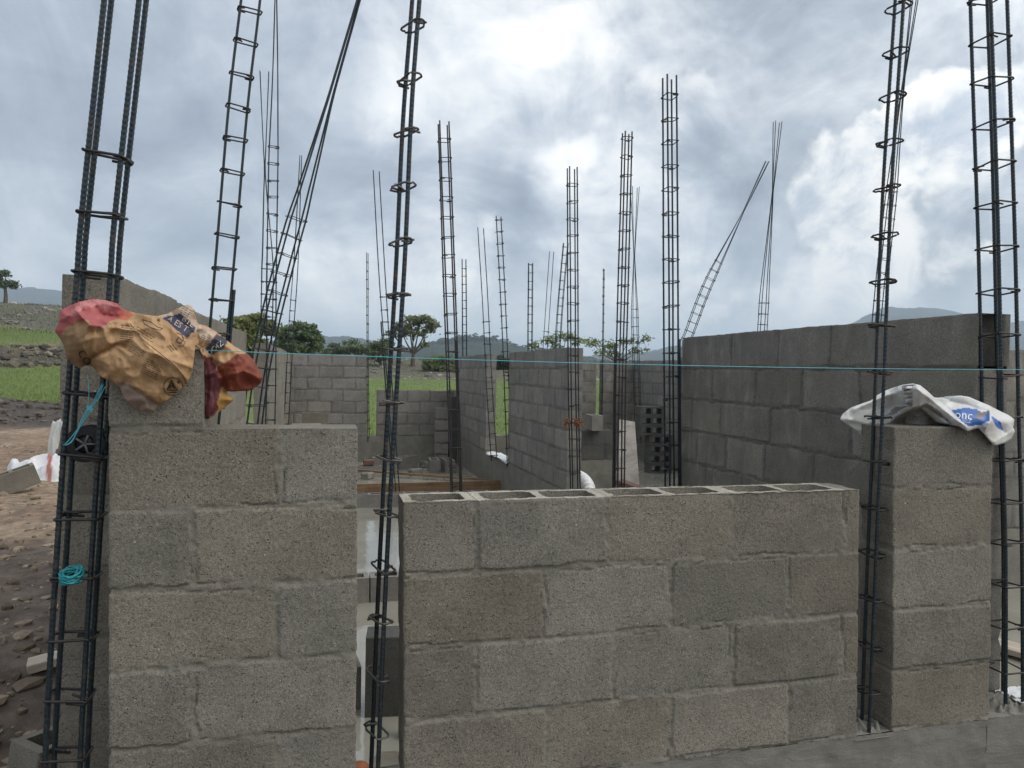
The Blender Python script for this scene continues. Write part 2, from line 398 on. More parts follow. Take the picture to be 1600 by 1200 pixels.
            for q in range(nh):
                x0 = u0+wb+q*(hw+wb); x1 = x0+hw; n0, n1 = fs_, t-fs_; c = .011
                ring = [(x0+c, n0), (x1-c, n0), (x1, n0+c), (x1, n1-c), (x1-c, n1), (x0+c, n1), (x0, n1-c), (x0, n0+c)]
                tp = [P3(u, n, zt-.001) for u, n in ring]; cx, cn = (x0+x1)/2, (n0+n1)/2
                bt = [P3(cx+(u-cx)*.9, cn+(n-cn)*.9, zt-.19) for u, n in ring]
                mb.add(tp+bt, [(i, (i+1) % 8, 8+(i+1) % 8, 8+i) for i in range(8)]+[tuple(range(8, 16))], (.5, 0, .5))
                cor = [((x0, n0), 7, 0), ((x1, n0), 1, 2), ((x1, n1), 3, 4), ((x0, n1), 5, 6)]
                for (cu, cn_), i1, i2 in cor: mb.add([P3(cu, cn_, zt-.001), tp[i1], tp[i2]], [(0, 1, 2)], col)
    if open_end:
        for (k, e) in open_end:            # hollow core showing at the end of a cut block
            ue = courses[k][e]; sg = 1 if e == 0 else -1; za, zb = z0+k*ch+.01, z0+(k+1)*ch
            pr = [(0, 0)]+[(.004, .024)]+[(.02+.055*math.sin(math.pi*i/10), .03+(t-.06)*i/10) for i in range(11)]+[(.004, t-.024), (0, t)]
            vs = []; cs = []
            for (du, n) in pr:
                p = O+U*(ue+sg*du)-Nv*n
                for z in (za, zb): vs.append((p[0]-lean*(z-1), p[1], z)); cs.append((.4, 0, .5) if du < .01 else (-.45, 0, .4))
            mb.add(vs, [(2*i, 2*i+1, 2*i+3, 2*i+2) for i in range(len(pr)-1)], cs)
def runs(n, a, b, bl=.4, first=None):
    out = []
    for k in range(n):
        off = a+(bl if k % 2 == 0 else bl/2) if first is None else a+first[k % 2]
        cs = []; u = off
        while u < b-.04: cs.append(u); u += bl
        out.append((a, b, cs))
    return out
XH = [1, 0, 0]; YH = [0, 1, 0]
YF = 1.957
def xw(px, py): return onY(px, py, YF)[0]
def wallobj(name, label, mt, group='block walls of the unfinished house', **kw):
    mb = MB(); masonry(mb, **kw); o = mb.build(name, mt); tag(o, label, 'wall', group); return o

# front left section with its half block on top
XL, XA = -.502, .094
XHB = xw(321, 600)
cl = [(XL, XA, [xw(432, 1115+90)]), (XL, XA, [xw(301, 1115)]), (XL, XA, [xw(432, 985)]), (XL, XA, [xw(302, 855)]), (XL, XA, [xw(437, 735)]), (XL, XHB, [])]
wallobj('block_wall', 'grey block wall left of the narrow gap, five courses with a half block under the brown bag', M_BLOCK, O=(0, YF), U=XH, Nv=[0, -1, 0], courses=cl, z0=L(5), res=.004, lean=.008, seed=3, tint=(.2, .85))
# centre section, open cores on top
XC, XD = .219, 1.674
cc = [(XC, XD, [xw(852, 1100), xw(1047, 1120), xw(1230, 1100)]), (XC, XD, [xw(741, 1065), xw(955, 1045), xw(1143, 1020), xw(1314, 1000)]),
      (XC, XD, [xw(850, 945), xw(1047, 925), xw(1232, 910)]), (XC, XD, [xw(745.5, 845), xw(951, 830), xw(1144, 820), xw(1322, 810)])]
wallobj('block_wall', 'long grey block wall in the middle foreground, four courses with open cores along its top', M_BLOCK, O=(0, YF), U=XH, Nv=[0, -1, 0], courses=cc, z0=L(5), res=.004, lean=.016, hollow=True, seed=5, tint=(.15, .85))
# right pillar
XP = 1.807
wallobj('block_pillar', 'narrow pillar one block wide under the white sack, five courses', M_BLOCK, O=(0, YF), U=XH, Nv=[0, -1, 0], courses=[(XP, XP+.4, [])]*5, z0=L(5), res=.004, lean=.022, seed=8, tint=(.35, .95))
# interior long wall, near piece
XI = 2.289
cr = []
for k in range(7):
    ys = {6: [2.9, 3.3, 3.75], 5: [2.7, 3.1, 3.5, 3.95], 4: [2.75, 3.35, 3.85, 4.2], 3: [2.55, 3.0, 3.4, 3.78, 4.12], 2: [2.8, 3.2, 3.6, 4.0]}.get(k, [2.5, 2.9, 3.3, 3.7, 4.1])
    cr.append((2.114, 4.331, ys))
wallobj('block_wall', 'dark damp block wall behind the white sack, running away from the pillar', M_BLOCKD, O=(XI, 0), U=YH, Nv=[-1, 0, 0], courses=cr, z0=L(5), res=.0062, seed=11, tint=(.1, .85), open_end={(6, 0)})
# left side wall in two pieces
XE = -.54
YE1 = onX(385, 580, XE)[1]; YE2 = min(onX(420, 600, XE)[1], 9.2)
wallobj('block_wall', 'tall pale block wall behind the brown bag and the left rebar cage', M_BLOCK, O=(XE, 0), U=YH, Nv=[1, 0, 0], courses=runs(7, 2.203, YE1), z0=L(5), res=.009, seed=14, tint=(.4, 1.0))
wallobj('block_wall', 'pale block wall in the far left corner, meeting the back wall', M_BLOCK, O=(XE, 0), U=YH, Nv=[1, 0, 0], courses=runs(7, YE2, 12.7), z0=L(5), res=.016, seed=15, tint=(.4, 1.0))
# back wall
YB = 12.713
xb1 = onY(574, 620, YB)[0]; xb2 = onY(589, 650, YB)[0]
wallobj('block_wall', 'full height back wall left of the thin slit with the single rod', M_BLOCKB, O=(0, YB), U=XH, Nv=[0, -1, 0], courses=runs(7, XE, xb1, first=(.28, .07)), z0=L(5), res=.012, seed=17, tint=(.15, .75))
wallobj('block_wall', 'low back wall under the wide opening with the tree in view', M_BLOCKB, O=(0, YB), U=XH, Nv=[0, -1, 0], courses=runs(4, xb2, XI, first=(.34, .12)), z0=L(5), res=.012, seed=18, tint=(.1, .7))
yc0 = onX(760, 600, XI)[1]; yd1 = onX(795, 600, XI)[1]; yd0 = 6.624
wallobj('block_wall', 'inner block wall left of the gap with grass showing, pale streaks on it', M_BLOCKB, O=(XI, 0), U=YH, Nv=[-1, 0, 0], courses=runs(7, yc0, YB-.02), z0=L(5), res=.014, seed=20, tint=(.15, .8))
wallobj('block_wall', 'inner block wall in the middle with the rust knotted cage at its near end', M_BLOCKB, O=(XI, 0), U=YH, Nv=[-1, 0, 0], courses=runs(7, yd0, yd1), z0=L(5), res=.011, seed=21, tint=(.1, .75))
xs1 = onY(931, 640, YB)[0]; xs2 = onY(940, 640, YB)[0]; XK = onY(991, 640, YB)[0]
wallobj('block_wall', 'back wall of the far room left of the very thin green slit', M_BLOCKD, O=(0, YB), U=XH, Nv=[0, -1, 0], courses=runs(7, onY(798, 640, YB)[0], xs1), z0=L(5), res=.02, seed=24)
wallobj('block_wall', 'back wall of the far room between the thin green slit and the corner', M_BLOCKD, O=(0, YB), U=XH, Nv=[0, -1, 0], courses=runs(7, xs2, XK), z0=L(5), res=.02, seed=25)
wallobj('block_wall', 'side wall of the far room behind the stacked hollow blocks', M_BLOCKB, O=(XK, 0), U=YH, Nv=[-1, 0, 0], courses=runs(7, 4.35, YB+.15), z0=L(5), res=.02, seed=26)
wallobj('block_wall', 'dark cross wall at the right edge behind the four bar cage', M_BLOCKD, O=(0, 4.47), U=XH, Nv=[0, -1, 0], courses=runs(7, XI+TH, XK-.01), z0=L(5), res=.014, seed=27)
xm = onY(957, 700, 9.0)[0]
wallobj('block_wall', 'low dark two course wall carrying one loose block in the far room', M_BLOCKSHADE, O=(0, 9.0), U=XH, Nv=[0, -1, 0], courses=runs(2, XI+TH, xm), z0=L(5), res=.02, seed=28)
# foundations (each run of beam is one thing)
def beam(label, x0, x1, y0, y1, z1=L(5), z0=-.3, res=.03, amp=.006, mt=M_PLASTER, seed=1):
    mb = MB(); nx = max(2, int((x1-x0)/res)); ny = max(2, int((y1-y0)/res)); nz = max(2, int((z1-z0)/res))
    def g(n1, n2, fn, col=(.5, 0, .5)):
        vs = [fn(i/n1, j/n2) for j in range(n2+1) for i in range(n1+1)]; A = np.array(vs)
        s = fbm(A[:, 0]*16+A[:, 2]*5, A[:, 1]*16+A[:, 2]*14, A[:, 2]*16, seed, 3)*amp
        return A, s, [(j*(n1+1)+i, j*(n1+1)+i+1, (j+1)*(n1+1)+i+1, (j+1)*(n1+1)+i) for j in range(n2) for i in range(n1)]
    for fn, n1, n2, ax, sg in ((lambda a, b: (x0+(x1-x0)*a, y0, z0+(z1-z0)*b), nx, nz, 1, -1), (lambda a, b: (x1-(x1-x0)*a, y1, z0+(z1-z0)*b), nx, nz, 1, 1),
                       (lambda a, b: (x0, y1-(y1-y0)*a, z0+(z1-z0)*b), ny, nz, 0, -1), (lambda a, b: (x1, y0+(y1-y0)*a, z0+(z1-z0)*b), ny, nz, 0, 1),
                       (lambda a, b: (x0+(x1-x0)*a, y0+(y1-y0)*b, z1), nx, ny, 2, 1)):
        A, s, fs = g(n1, n2, fn); A[:, ax] += sg*s-(.003 if ax < 2 else .001); mb.add(A.tolist(), fs)
    o = mb.build('foundation_beam', mt); tag(o, label, 'foundation', 'foundation beams under the walls'); return o
beam('smooth mortar covered foundation beam under the middle wall and the pillar', -.70, XP+.402, YF+.004, YF+.16, res=.009, amp=.005, seed=2)
beam('darker end of the foundation beam right of the pillar under the four bar cage', XP+.412, 4.2, YF+.012, YF+.17, z1=L(5)-.004, res=.02, seed=4)
beam('foundation beam along the left side wall', XE-TH, XE, YF+.17, YB-.02, res=.06, amp=.012, seed=5)
beam('pale foundation beam along the foot of the back wall', XE-TH, XK, YB-.03, YB+TH+.02, res=.04, amp=.012, seed=6)
beam('foundation beam carrying the inner walls', XI-.012, XI+TH+.01, YF+.18, YB-.06, res=.05, amp=.01, seed=7)
beam('light edged foundation beam across the far room', XI+TH+.02, xm+.02, 8.97, 9.17, res=.05, amp=.012, seed=8)
beam('foundation beam under the side wall of the far room', XK-.012, XK+TH, 4.3, YB-.05, res=.08, amp=.01, seed=9)
beam('foundation beam under the cross wall at the right edge', XI+TH+.02, XK-.03, 4.45, 4.63, res=.05, amp=.01, seed=10)
# mortar lumps at the foot of the two right cages
def lumps(name, label, cx, cy, rx, ry, z, n, h, mt, seed):
    r = random.Random(seed); mb = MB(); g = 46
    A, B = np.meshgrid(np.linspace(-1, 1, g), np.linspace(-1, 1, g)); e = np.clip(1.05-np.sqrt(A**2+B**2)-.35*fbm(A*2.5+seed, B*2.5, 0, seed, 3), 0, 1)
    Z = z-.012+h*(sst(0, .3, e))*(.6+.7*fbm(A*5, B*5+seed, 0, seed+2, 4))
    vs = [(cx+A[i, j]*rx, cy+B[i, j]*ry, Z[i, j]) for i in range(g) for j in range(g)]
    mb.add(vs, [(i*g+j, i*g+j+1, (i+1)*g+j+1, (i+1)*g+j) for i in range(g-1) for j in range(g-1)])
    o = mb.build(name, mt); tag(o, label, 'mortar'); return o
lumps('mortar_lump', 'rough grey mortar around the foot of the four bar cage right of the pillar', 2.375, YF+.085, .11, .075, L(5), 0, .045, M_PLASTER, 3)
lumps('mortar_lump', 'rough mortar at the foot of the cage between middle wall and pillar', 1.745, YF+.07, .07, .075, L(5), 0, .04, M_PLASTER, 5)

# ------------------------------------------------------------------ floor and water
def sheet(name, x0, x1, y0, y1, z, res, amp, mt, seed=1, sc=1.6):
    mb = MB(); nx = int((x1-x0)/res); ny = int((y1-y0)/res); A, B = np.meshgrid(np.linspace(x0, x1, nx+1), np.linspace(y0, y1, ny+1))
    Z = z+amp*fbm(A*sc, B*sc, 0, seed, 4); vs = np.stack([A, B, Z], -1).reshape(-1, 3).tolist()
    mb.add(vs, [(j*(nx+1)+i, j*(nx+1)+i+1, (j+1)*(nx+1)+i+1, (j+1)*(nx+1)+i) for j in range(ny) for i in range(nx)])
    return mb.build(name, mt)
tag(sheet('floor', XE+.0, XK, YF+.13, YB, -.022, .05, .05, M_SLAB, 3, .9), kind='structure')
mbw = MB(); mbw.add([(XE, YF+.15, 0), (XK, YF+.15, 0), (XK, YB, 0), (XE, YB, 0)], [(0, 1, 2, 3)]); tag(mbw.build('water', M_WATER), kind='structure')

# ------------------------------------------------------------------ rebar cages
def catmull(P, n):
    P = [np.asarray(p, float) for p in P]; Q = [2*P[0]-P[1]]+P+[2*P[-1]-P[-2]]; out = []
    for i in range(len(P)-1):
        for t in np.linspace(0, 1, n, endpoint=False):
            a, b, c, d = Q[i:i+4]; out.append(.5*((2*b)+(-a+c)*t+(2*a-5*b+4*c-d)*t*t+(-a+3*b-3*c+d)*t**3))
    out.append(P[-1]); return np.array(out)
def resample(C, step):
    d = np.r_[0, np.cumsum(np.linalg.norm(np.diff(C, axis=0), axis=1))]; n = max(2, int(d[-1]/step)); s = np.linspace(0, d[-1], n+1)
    return np.stack([np.interp(s, d, C[:, i]) for i in range(3)], 1), s
_st = {}
def stirrup_mesh(w, d, r, hook, mt, flat=False, var=0):
    key = (round(w, 4), round(d, 4), r, hook, mt.name, flat, var)
    if key in _st: return _st[key]
    mb = MB(); R = random.Random(var*7+3); rr = min(.008 if w > .06 else .017, w/2.1, d/2.1); pts = []
    x, y = w/2, d/2
    j = lambda: R.uniform(-.0025, .0025)
    def corner(cx, cy, a0):
        for i in range(4):
            a = a0+math.pi/2*i/3; pts.append((cx+rr*math.cos(a)+j()*.4, cy+rr*math.sin(a)+j()*.4, j()))
    h = hook
    pts.append((-x+rr+h*.75, -y+rr+h*.55, .006)); pts.append((-x+rr*.8, -y+rr*1.2, .005))
    corner(-x+rr, -y+rr, math.pi); pts[-1] = (-x+rr, -y, .002)
    corner(x-rr, -y+rr, -math.pi/2); corner(x-rr, y-rr, 0); corner(-x+rr, y-rr, math.pi/2); 
    pts.append((-x, -y+rr*1.6, -.004)); pts.append((-x+rr*.6, -y+rr*.2, -.006)); pts.append((-x+rr+h*.9, -y+rr*.2+h*.2, -.007))
    mb.tube(pts, r, 5); o = mb.build('stirrup', mt, origin=(0, 0, 0)); me = o.data; bpy.data.objects.remove(o); _st[key] = me; return me
def cage(label, pts, d, zb, w=.085, dp=.085, rot=0.0, r=.0062, sp=.15, ytop=None, scale=None, nb=4, ext=0.0, mt=None, mtie=None, ribs=False, rt=.0033, hook=.03, splice=(), skip=None, group='rebar cages standing in the walls', phase=.5, ypx=None, dd=None, jt=.03, sides=None, base=None):
    mt = mt or M_BAR; mtie = mtie or M_TIE
    ds = d if hasattr(d, '__len__') else [d]*len(pts)
    W = [onD(px, py, q) for (px, py), q in zip(pts, ds)]          # listed top to bottom
    a, b = W[-2], W[-1]
    if base is not None: W.append(np.array(base, float))
    elif b[2] > zb+.02:
        t = (b[2]-zb)/max(.05, (a[2]-b[2])); W.append(b+(b-a)*t)
    if ext: t = W[0]-W[1]; t /= np.linalg.norm(t); W.insert(0, W[0]+t*ext)
    C = catmull(W[::-1], 12); step = .007 if ribs else .12; C, s = resample(C, step)
    root = empty('rebar_cage', C[0]); tag(root, label, 'rebar cage', group)
    ex = np.array([math.cos(rot), math.sin(rot), 0]); ey = np.array([-math.sin(rot), math.cos(rot), 0])
    # scale along the height given by image rows
    rows = np.array([proj(p)[1] for p in C])
    if scale:
        yy = [q[0] for q in scale]; sx = np.interp(rows, yy, [q[1] for q in scale]); sy = np.interp(rows, yy, [q[2] if len(q) > 2 else q[1] for q in scale])
    else: sx = sy = np.ones(len(C))
    offs = {4: [(-1, -1), (1, -1), (1, 1), (-1, 1)], 2: [(-1, -1), (1, 1)], 3: [(-1, -1), (1, -1), (0, 1)]}[nb]
    R = random.Random(hash(label) % 1000 if False else sum(map(ord, label)))
    for i, (ox, oy) in enumerate(offs):
        P = C+ex*(ox*w/2*sx)[:, None]+ey*(oy*dp/2*sy)[:, None]
        wob = np.stack([vn(s*1.3+i*9, s*0+.5, 0, 3+i), vn(s*1.3, s*0+i*7+.5, 0, 5+i), 0*s], 1)*.0035*sst(0, .4, s)[:, None]; P = P+wob
        cut = len(P)-int(R.uniform(0, jt)/ (s[1]-s[0])) if not ext else len(P); P = P[:max(cut, 4)]
        mb = MB(); n = 8 if ribs else 6
        if ribs:
            rs = []
            for q in range(len(P)):
                rs.append([r*(1.0+(.11 if (q+(1 if kk > 3 else 0)) % 2 == 0 and kk not in (0, 4) else -.03)) for kk in range(8)])
            mb.tube(P, r, 8, rs=rs)
        else: mb.tube(P, r, n)
        mb.build('bar', mt, parent=root, smooth=not ribs)
    for (ya, yb, ox, oy) in splice:
        idx = [q for q in range(len(C)) if ya <= rows[q] <= yb]
        if not ribs and len(idx) < 3: continue
        P = C[idx]+ex*(ox*w/2+r*1.9*ox)*1+ey*(oy*dp/2+.004); mb = MB(); mb.tube(P, r*1.35, 6); mb.build('splice_bar', mt, parent=root)
    # stirrups
    tot = s[-1]; q = sp*phase; k = 0
    while q < tot-.02:
        c = np.array([np.interp(q, s, C[:, i]) for i in range(3)]); row = np.interp(q, s, rows)
        if (ytop is None or row > ytop) and not (skip and skip(row)):
            me = stirrup_mesh(w+2*r+2*rt, dp+2*r+2*rt, rt, hook, mtie, var=k % 4)
            o = bpy.data.objects.new('stirrup', me); COL.objects.link(o); o.parent = root
            tg = np.array([np.interp(min(q+.05, tot), s, C[:, i])-np.interp(max(q-.05, 0), s, C[:, i]) for i in range(3)]); tg /= np.linalg.norm(tg)
            X = ex-tg*(ex@tg); X /= np.linalg.norm(X); Yv = np.cross(tg, X)
            fl = k % 4; f = 1 if fl in (0, 1) else -1; g = 1 if fl in (0, 2) else -1
            t1, t2 = R.uniform(-.09, .09), R.uniform(-.09, .09)
            X2 = X+tg*t1; X2 /= np.linalg.norm(X2); Z2 = np.cross(X2, Yv+tg*t2); Z2 /= np.linalg.norm(Z2); Y2 = np.cross(Z2, X2)
            Mx = Matrix.Identity(4); sc_ = float(np.interp(q, s, sx)); sc_ = max(.25, abs(sc_))
            for i in range(3): Mx[i][0] = X2[i]*f*sc_; Mx[i][1] = Y2[i]*g*sc_; Mx[i][2] = Z2[i]; Mx[i][3] = c[i]-C[0][i]
            o.matrix_local = Mx
        q += sp+R.uniform(-.006, .006); k += 1
    return root
ZF = L(5)-.05
cage('thick dark ribbed rebar cage at the left edge, behind the brown bag', [(196, 0), (160, 335), (152, 440), (134, 690), (112, 1040), (104, 1200)], 1.84, ZF, w=.078, dp=.06, r=.0066, sp=.152, ext=.6, ytop=236, ribs=True, rt=.0038, hook=.045, phase=.4, mt=M_BAR)
cage('tall two bar ladder cage just right of the brown bag', [(392, 0), (372, 170), (352, 400), (338, 560), (326, 680)], 3.35, 0, w=.084, dp=.03, rot=.25, r=.0062, sp=.15, nb=2, ext=.8, ribs=True, rt=.0036, hook=.03, splice=((450, 640, 1, 1),))
cage('strongly tilted four bar cage leaning right from the left side wall', [(566, -20), (520, 140), (478, 290), (450, 390), (422, 500), (404, 590), (392, 680)], 5.75, 0, w=.12, dp=.10, rot=.42, r=.0076, sp=.152, ytop=315, scale=[(-20, .12), (150, .3), (300, .8), (340, 1), (700, 1)], ext=.5)
cage('upright cage behind the tilted one, its bars splitting above', [(431, -20), (430, 120), (427, 260), (424, 450), (424, 570), (422, 680)], 6.4, 0, w=.078, dp=.04, rot=.1, sp=.15, ytop=228, scale=[(-20, .1), (60, .35), (240, 1), (700, 1)], ext=.4, r=.0055)
cage('cage of thin bars crossing beside the upright one, ending lower', [(413, 112), (414, 280), (418, 410), (416, 520), (414, 600)], 8.6, 0, w=.13, dp=.05, sp=.15, ytop=402, scale=[(112, .75), (265, .05), (420, 1), (600, 1)], r=.0056)
cage('slim distant cage leaning right over the left side wall', [(470, 243), (463, 400), (456, 500), (451, 590)], 10.6, .4, w=.07, dp=.05, sp=.15, ytop=455, scale=[(240, .35), (460, 1), (600, 1)], r=.006)
cage('single looking thin cage standing in the slit of the back wall', [(574, 395), (574.5, 560), (576, 690)], 12.45, ZF, w=.012, dp=.09, rot=-.19, sp=.15, nb=2, r=.0065)
cage('two bar cage leaning left behind the thick foreground cage', [(588, 267), (597, 430), (606, 560), (620, 750)], 8.7, 0, w=.075, dp=.03, nb=2, sp=.15, ytop=445, scale=[(267, 1.0), (330, 1.0), (450, 1), (760, .6)], r=.0065, splice=((495, 760, -1, 0),))
cage('thick ribbed narrow cage in the gap between the two front walls', [(650, -10), (636, 180), (626, 400), (612, 640), (598, 900), (586, 1180)], 2.02, ZF, w=.018, dp=.085, rot=.34, r=.0066, sp=.152, nb=2, ext=.5, ribs=True, rt=.0032, hook=.025, mtie=M_TIEL, sides=1, phase=.3)
cage('four bar cage with an open square top, tallest left of centre', [(693, 192), (702, 440), (708, 600), (713, 765)], 5.75, 0, w=.075, dp=.09, r=.0062, sp=.152, mt=M_BARR, splice=((530, 860, 1, 1),))
cage('short slim distant cage between the open topped one and the thin pair', [(725, 405), (726, 550)], 13.6, 0, w=.075, dp=.05, sp=.15, r=.006)
cage('thin pair of bars leaning left, standing by the streaked inner wall', [(751, 356), (758, 470), (764, 590), (771, 703)], 9.75, ZF, w=.085, dp=.03, nb=2, sp=.15, ytop=490, r=.0062)
cage('two bar cage leaning left in the gap where grass shows', [(779, 338), (785, 450), (790, 560), (795, 690)], 9.2, ZF, w=.072, dp=.04, nb=2, sp=.153, r=.0068)
cage('slim distant cage of two bars above the middle inner wall', [(829, 411), (828, 545)], 13.0, 0, w=.075, dp=.05, sp=.15, r=.006)
cage('two loose bars leaning right, left of the rust knotted cage', [(862, 393), (852, 540)], 12.6, 0, w=.09, dp=.04, nb=2, sp=.15, ytop=505, r=.0058)
cage('slim cage leaning right, half hidden by the rust knotted cage', [(884, 380), (876, 470), (871, 545)], 12.8, 0, w=.085, dp=.05, sp=.15, r=.006)
c16 = cage('four bar cage against the inner wall end with rusty wire knots', [(894, 262), (895, 430), (896, 600), (899, 765)], 6.55, 0, w=.072, dp=.07, r=.0062, sp=.152)
cage('single thin bar standing in the thin slit of the far room', [(943.5, 420), (940, 690)], 12.4, ZF, w=.014, dp=.08, nb=2, rot=-.4, sp=.15, r=.0062)
cage('four bar cage in front of the leaning grey board', [(980, 207), (975, 400), (970, 600), (968, 765)], 5.94, 0, w=.06, dp=.065, r=.0062, sp=.15, mt=M_BARR, splice=((530, 900, -1, 1),))
cage('thin splayed bars curving at the top, right of the board cage', [(992, 292), (991, 400), (992, 500), (994, 565)], 12.6, ZF, w=.10, dp=.06, sp=.15, ytop=482, scale=[(290, 1.3), (400, .15), (490, 1), (600, 1)], r=.0058)
cage('tall square cage of four bars at the end of the dark wall', [(1046, 120), (1048, 400), (1049, 600), (1050, 765)], 4.72, 0, w=.066, dp=.07, r=.0060, sp=.152, splice=((525, 900, 1, -1),))
cage('long thin cage slanting far right above the dark wall', [(1199, 252), (1158, 338), (1108, 440), (1078, 518), (1071, 545)], 11.6, .44, base=(*onD(1073, 640, 11.6)[:2], .44), w=.15, dp=.05, sp=.15, ytop=405, scale=[(252, .35), (330, .1), (430, 1), (540, 1)], r=.006)
cage('upright distant bars gathered near the top above the dark wall', [(1215, 190), (1206, 318), (1196, 440), (1191, 520)], 10.2, .44, w=.11, dp=.06, sp=.15, ytop=470, scale=[(190, .9), (300, .12), (470, 1), (540, 1)], r=.0058)
cage('thin cage crossing behind the ribbed cage beside the pillar', [(1430, -10), (1408, 160), (1392, 310), (1382, 400), (1371, 515)], 8.0, .44, w=.12, dp=.05, sp=.15, ytop=298, scale=[(-10, .6), (120, .1), (300, .9), (540, 1)], ext=.3, r=.006)
cage('ribbed two bar cage in the gap beside the pillar with the white sack', [(1405, 0), (1385, 310), (1374, 600), (1363, 860), (1352, 1140)], 2.40, ZF, w=.034, dp=.062, rot=.1, r=.0058, sp=.151, nb=2, ext=.4, ribs=True, rt=.0032, hook=.02, phase=.35)
cage('thick four bar cage at the right edge behind the white sack', [(1545, 0), (1556, 340), (1562, 600), (1569, 860), (1569, 1110)], 2.60, ZF, w=.078, dp=.078, r=.0062, sp=.151, ext=.4, ribs=True, rt=.0032, hook=.03, phase=.5)
# rusty wire knots on the middle cage
mb = MB(); R = random.Random(4)
for c0 in ((886, 660), (902, 660)):
    p = onD(c0[0], c0[1], 6.48)
    for q in range(5):
        pts = catmull([p+np.array([R.gauss(0, .022), R.uniform(-.02, .02), R.gauss(0, .022)]) for t in range(7)], 4)
        mb.tube(pts, .0045, 5)
tag(mb.build('wire_knot', M_RUST), 'rusty orange tie wire knotted round the middle cage', 'tie wire')

# ------------------------------------------------------------------ loose blocks
def block_mesh(lx=.4, ly=.15, lz=.2, holes=2):
    mb = MB(); g = .006; x0, x1, y0, y1 = -lx/2, lx/2, -ly/2, ly/2; wb = .034; fs_ = .028
    hw = (lx-wb*(holes+1))/holes; xs = [x0]; hs = []
    for q in range(holes): a = x0+wb+q*(hw+wb); hs.append((a, a+hw))
    for zz, up in ((lz, 1), (0, 0)):
        def quad(a, b, c, d): 
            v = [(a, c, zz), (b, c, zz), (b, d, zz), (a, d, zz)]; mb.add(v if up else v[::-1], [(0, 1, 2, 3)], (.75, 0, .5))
        quad(x0, x1, y0, y0+fs_); quad(x0, x1, y1-fs_, y1)
        for q in range(holes+1): a = x0+q*(hw+wb); quad(a, a+wb, y0+fs_, y1-fs_)
    for (a, b) in hs:
        r = [(a, y0+fs_), (b, y0+fs_), (b, y1-fs_), (a, y1-fs_)]
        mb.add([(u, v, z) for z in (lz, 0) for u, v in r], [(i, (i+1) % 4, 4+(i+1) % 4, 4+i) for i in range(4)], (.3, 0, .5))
    r = [(x0, y0), (x1, y0), (x1, y1), (x0, y1)]
    mb.add([(u, v, z) for z in (0, lz) for u, v in r], [(i, (i+1) % 4, 4+(i+1) % 4, 4+i) for i in range(4)], (.5, 0, .5))
    return mb
_bm = {}
def loose(label, loc, rot=(0, 0, 0), mt=None, dims=(.4, .15, .2), holes=2, group='loose hollow blocks', name='hollow_block'):
    mt = mt or M_BLOCKB; key = (mt.name, dims, holes)
    if key not in _bm:
        o = block_mesh(*dims, holes).build('hollow_block', mt, smooth=False, origin=(0, 0, 0))
        bv = o.modifiers.new('b', 'BEVEL'); bv.width = .004; bv.segments = 1; bv.limit_method = 'ANGLE'; _bm[key] = o
    else:
        o = _bm[key].copy(); COL.objects.link(o)
    o.location = loc; o.rotation_euler = rot; tag(o, label, 'block', group); return o
# stack in the far corner: blocks lying on their sides, cores towards the camera
sx0, sy0 = onZ(1037, 741, 0)[:2]; sy0 += .2
fwd = math.atan2(-sx0, sy0)
names = ['top', 'second from the top', 'third from the top', 'fourth from the top', 'third from the bottom', 'second from the bottom', 'bottom']
for i in range(7):
    lvl = 6-i; dx = -.17 if lvl >= 4 else 0.0
    loose('hollow block, %s of the stack beside the leaning board' % names[i], (sx0+dx+random.uniform(-.008, .008), sy0+.1, lvl*.1545+.075), (math.pi/2, 0, random.uniform(-.03, .03)), M_BLOCKSHADE, group='stacked blocks beside the leaning board')
for i, (dx,) in enumerate(((0,),)):
    pass
p = onY(928, 679, 9.06); loose('single block left on top of the low dark wall in the far room', (p[0], 9.075, .845), (0, 0, 1.45), M_BLOCKB)
# block row footing
for j, (row, yy, lbl) in enumerate(((0, None, 'near'), (1, None, 'far'))):
    yr = onZ(590, 941, 0)[1] if j == 0 else onZ(590, 793, 0)[1]
    yr -= 0
    xs = np.arange(XE+.25, XI-.25, .41)
    for i, x in enumerate(xs):
        px = proj((x, yr, .1))
        lab = 'hollow block lying in the low %s footing row across the flooded floor' % ('near' if j == 0 else 'rear')
        loose(lab, (x+random.uniform(-.01, .01), yr+.075, -.03 if j == 0 else -.05), (0, 0, random.uniform(-.02, .02)), M_BLOCKB, group='%s footing row of blocks' % ('near' if j == 0 else 'rear'))
# upright block in the gap
p = onZ(573, 1127, 0); loose('dark block standing on end in the gap between the front walls', (p[0]+.2, p[1]+.085, .17), (0, -math.pi/2, -.12), M_BLOCKSHADE)
p = onZ(560, 1125, 0); loose('paler block behind the block on end, half hidden by the left front wall', (p[0]-.19, p[1]+.16, 0), (0, 0, .1), M_BLOCKB)
p = onZ(560, 1216, 0); mb = MB(); mb.tube([(p[0], p[1], 0), (p[0], p[1], .04)], .045, 16); mb.tube([(p[0], p[1], .04), (p[0], p[1], .05)], .038, 16)
tag(mb.build('clay_lid', M_CLAY), 'orange clay piece on the floor at the foot of the gap', 'clay piece')
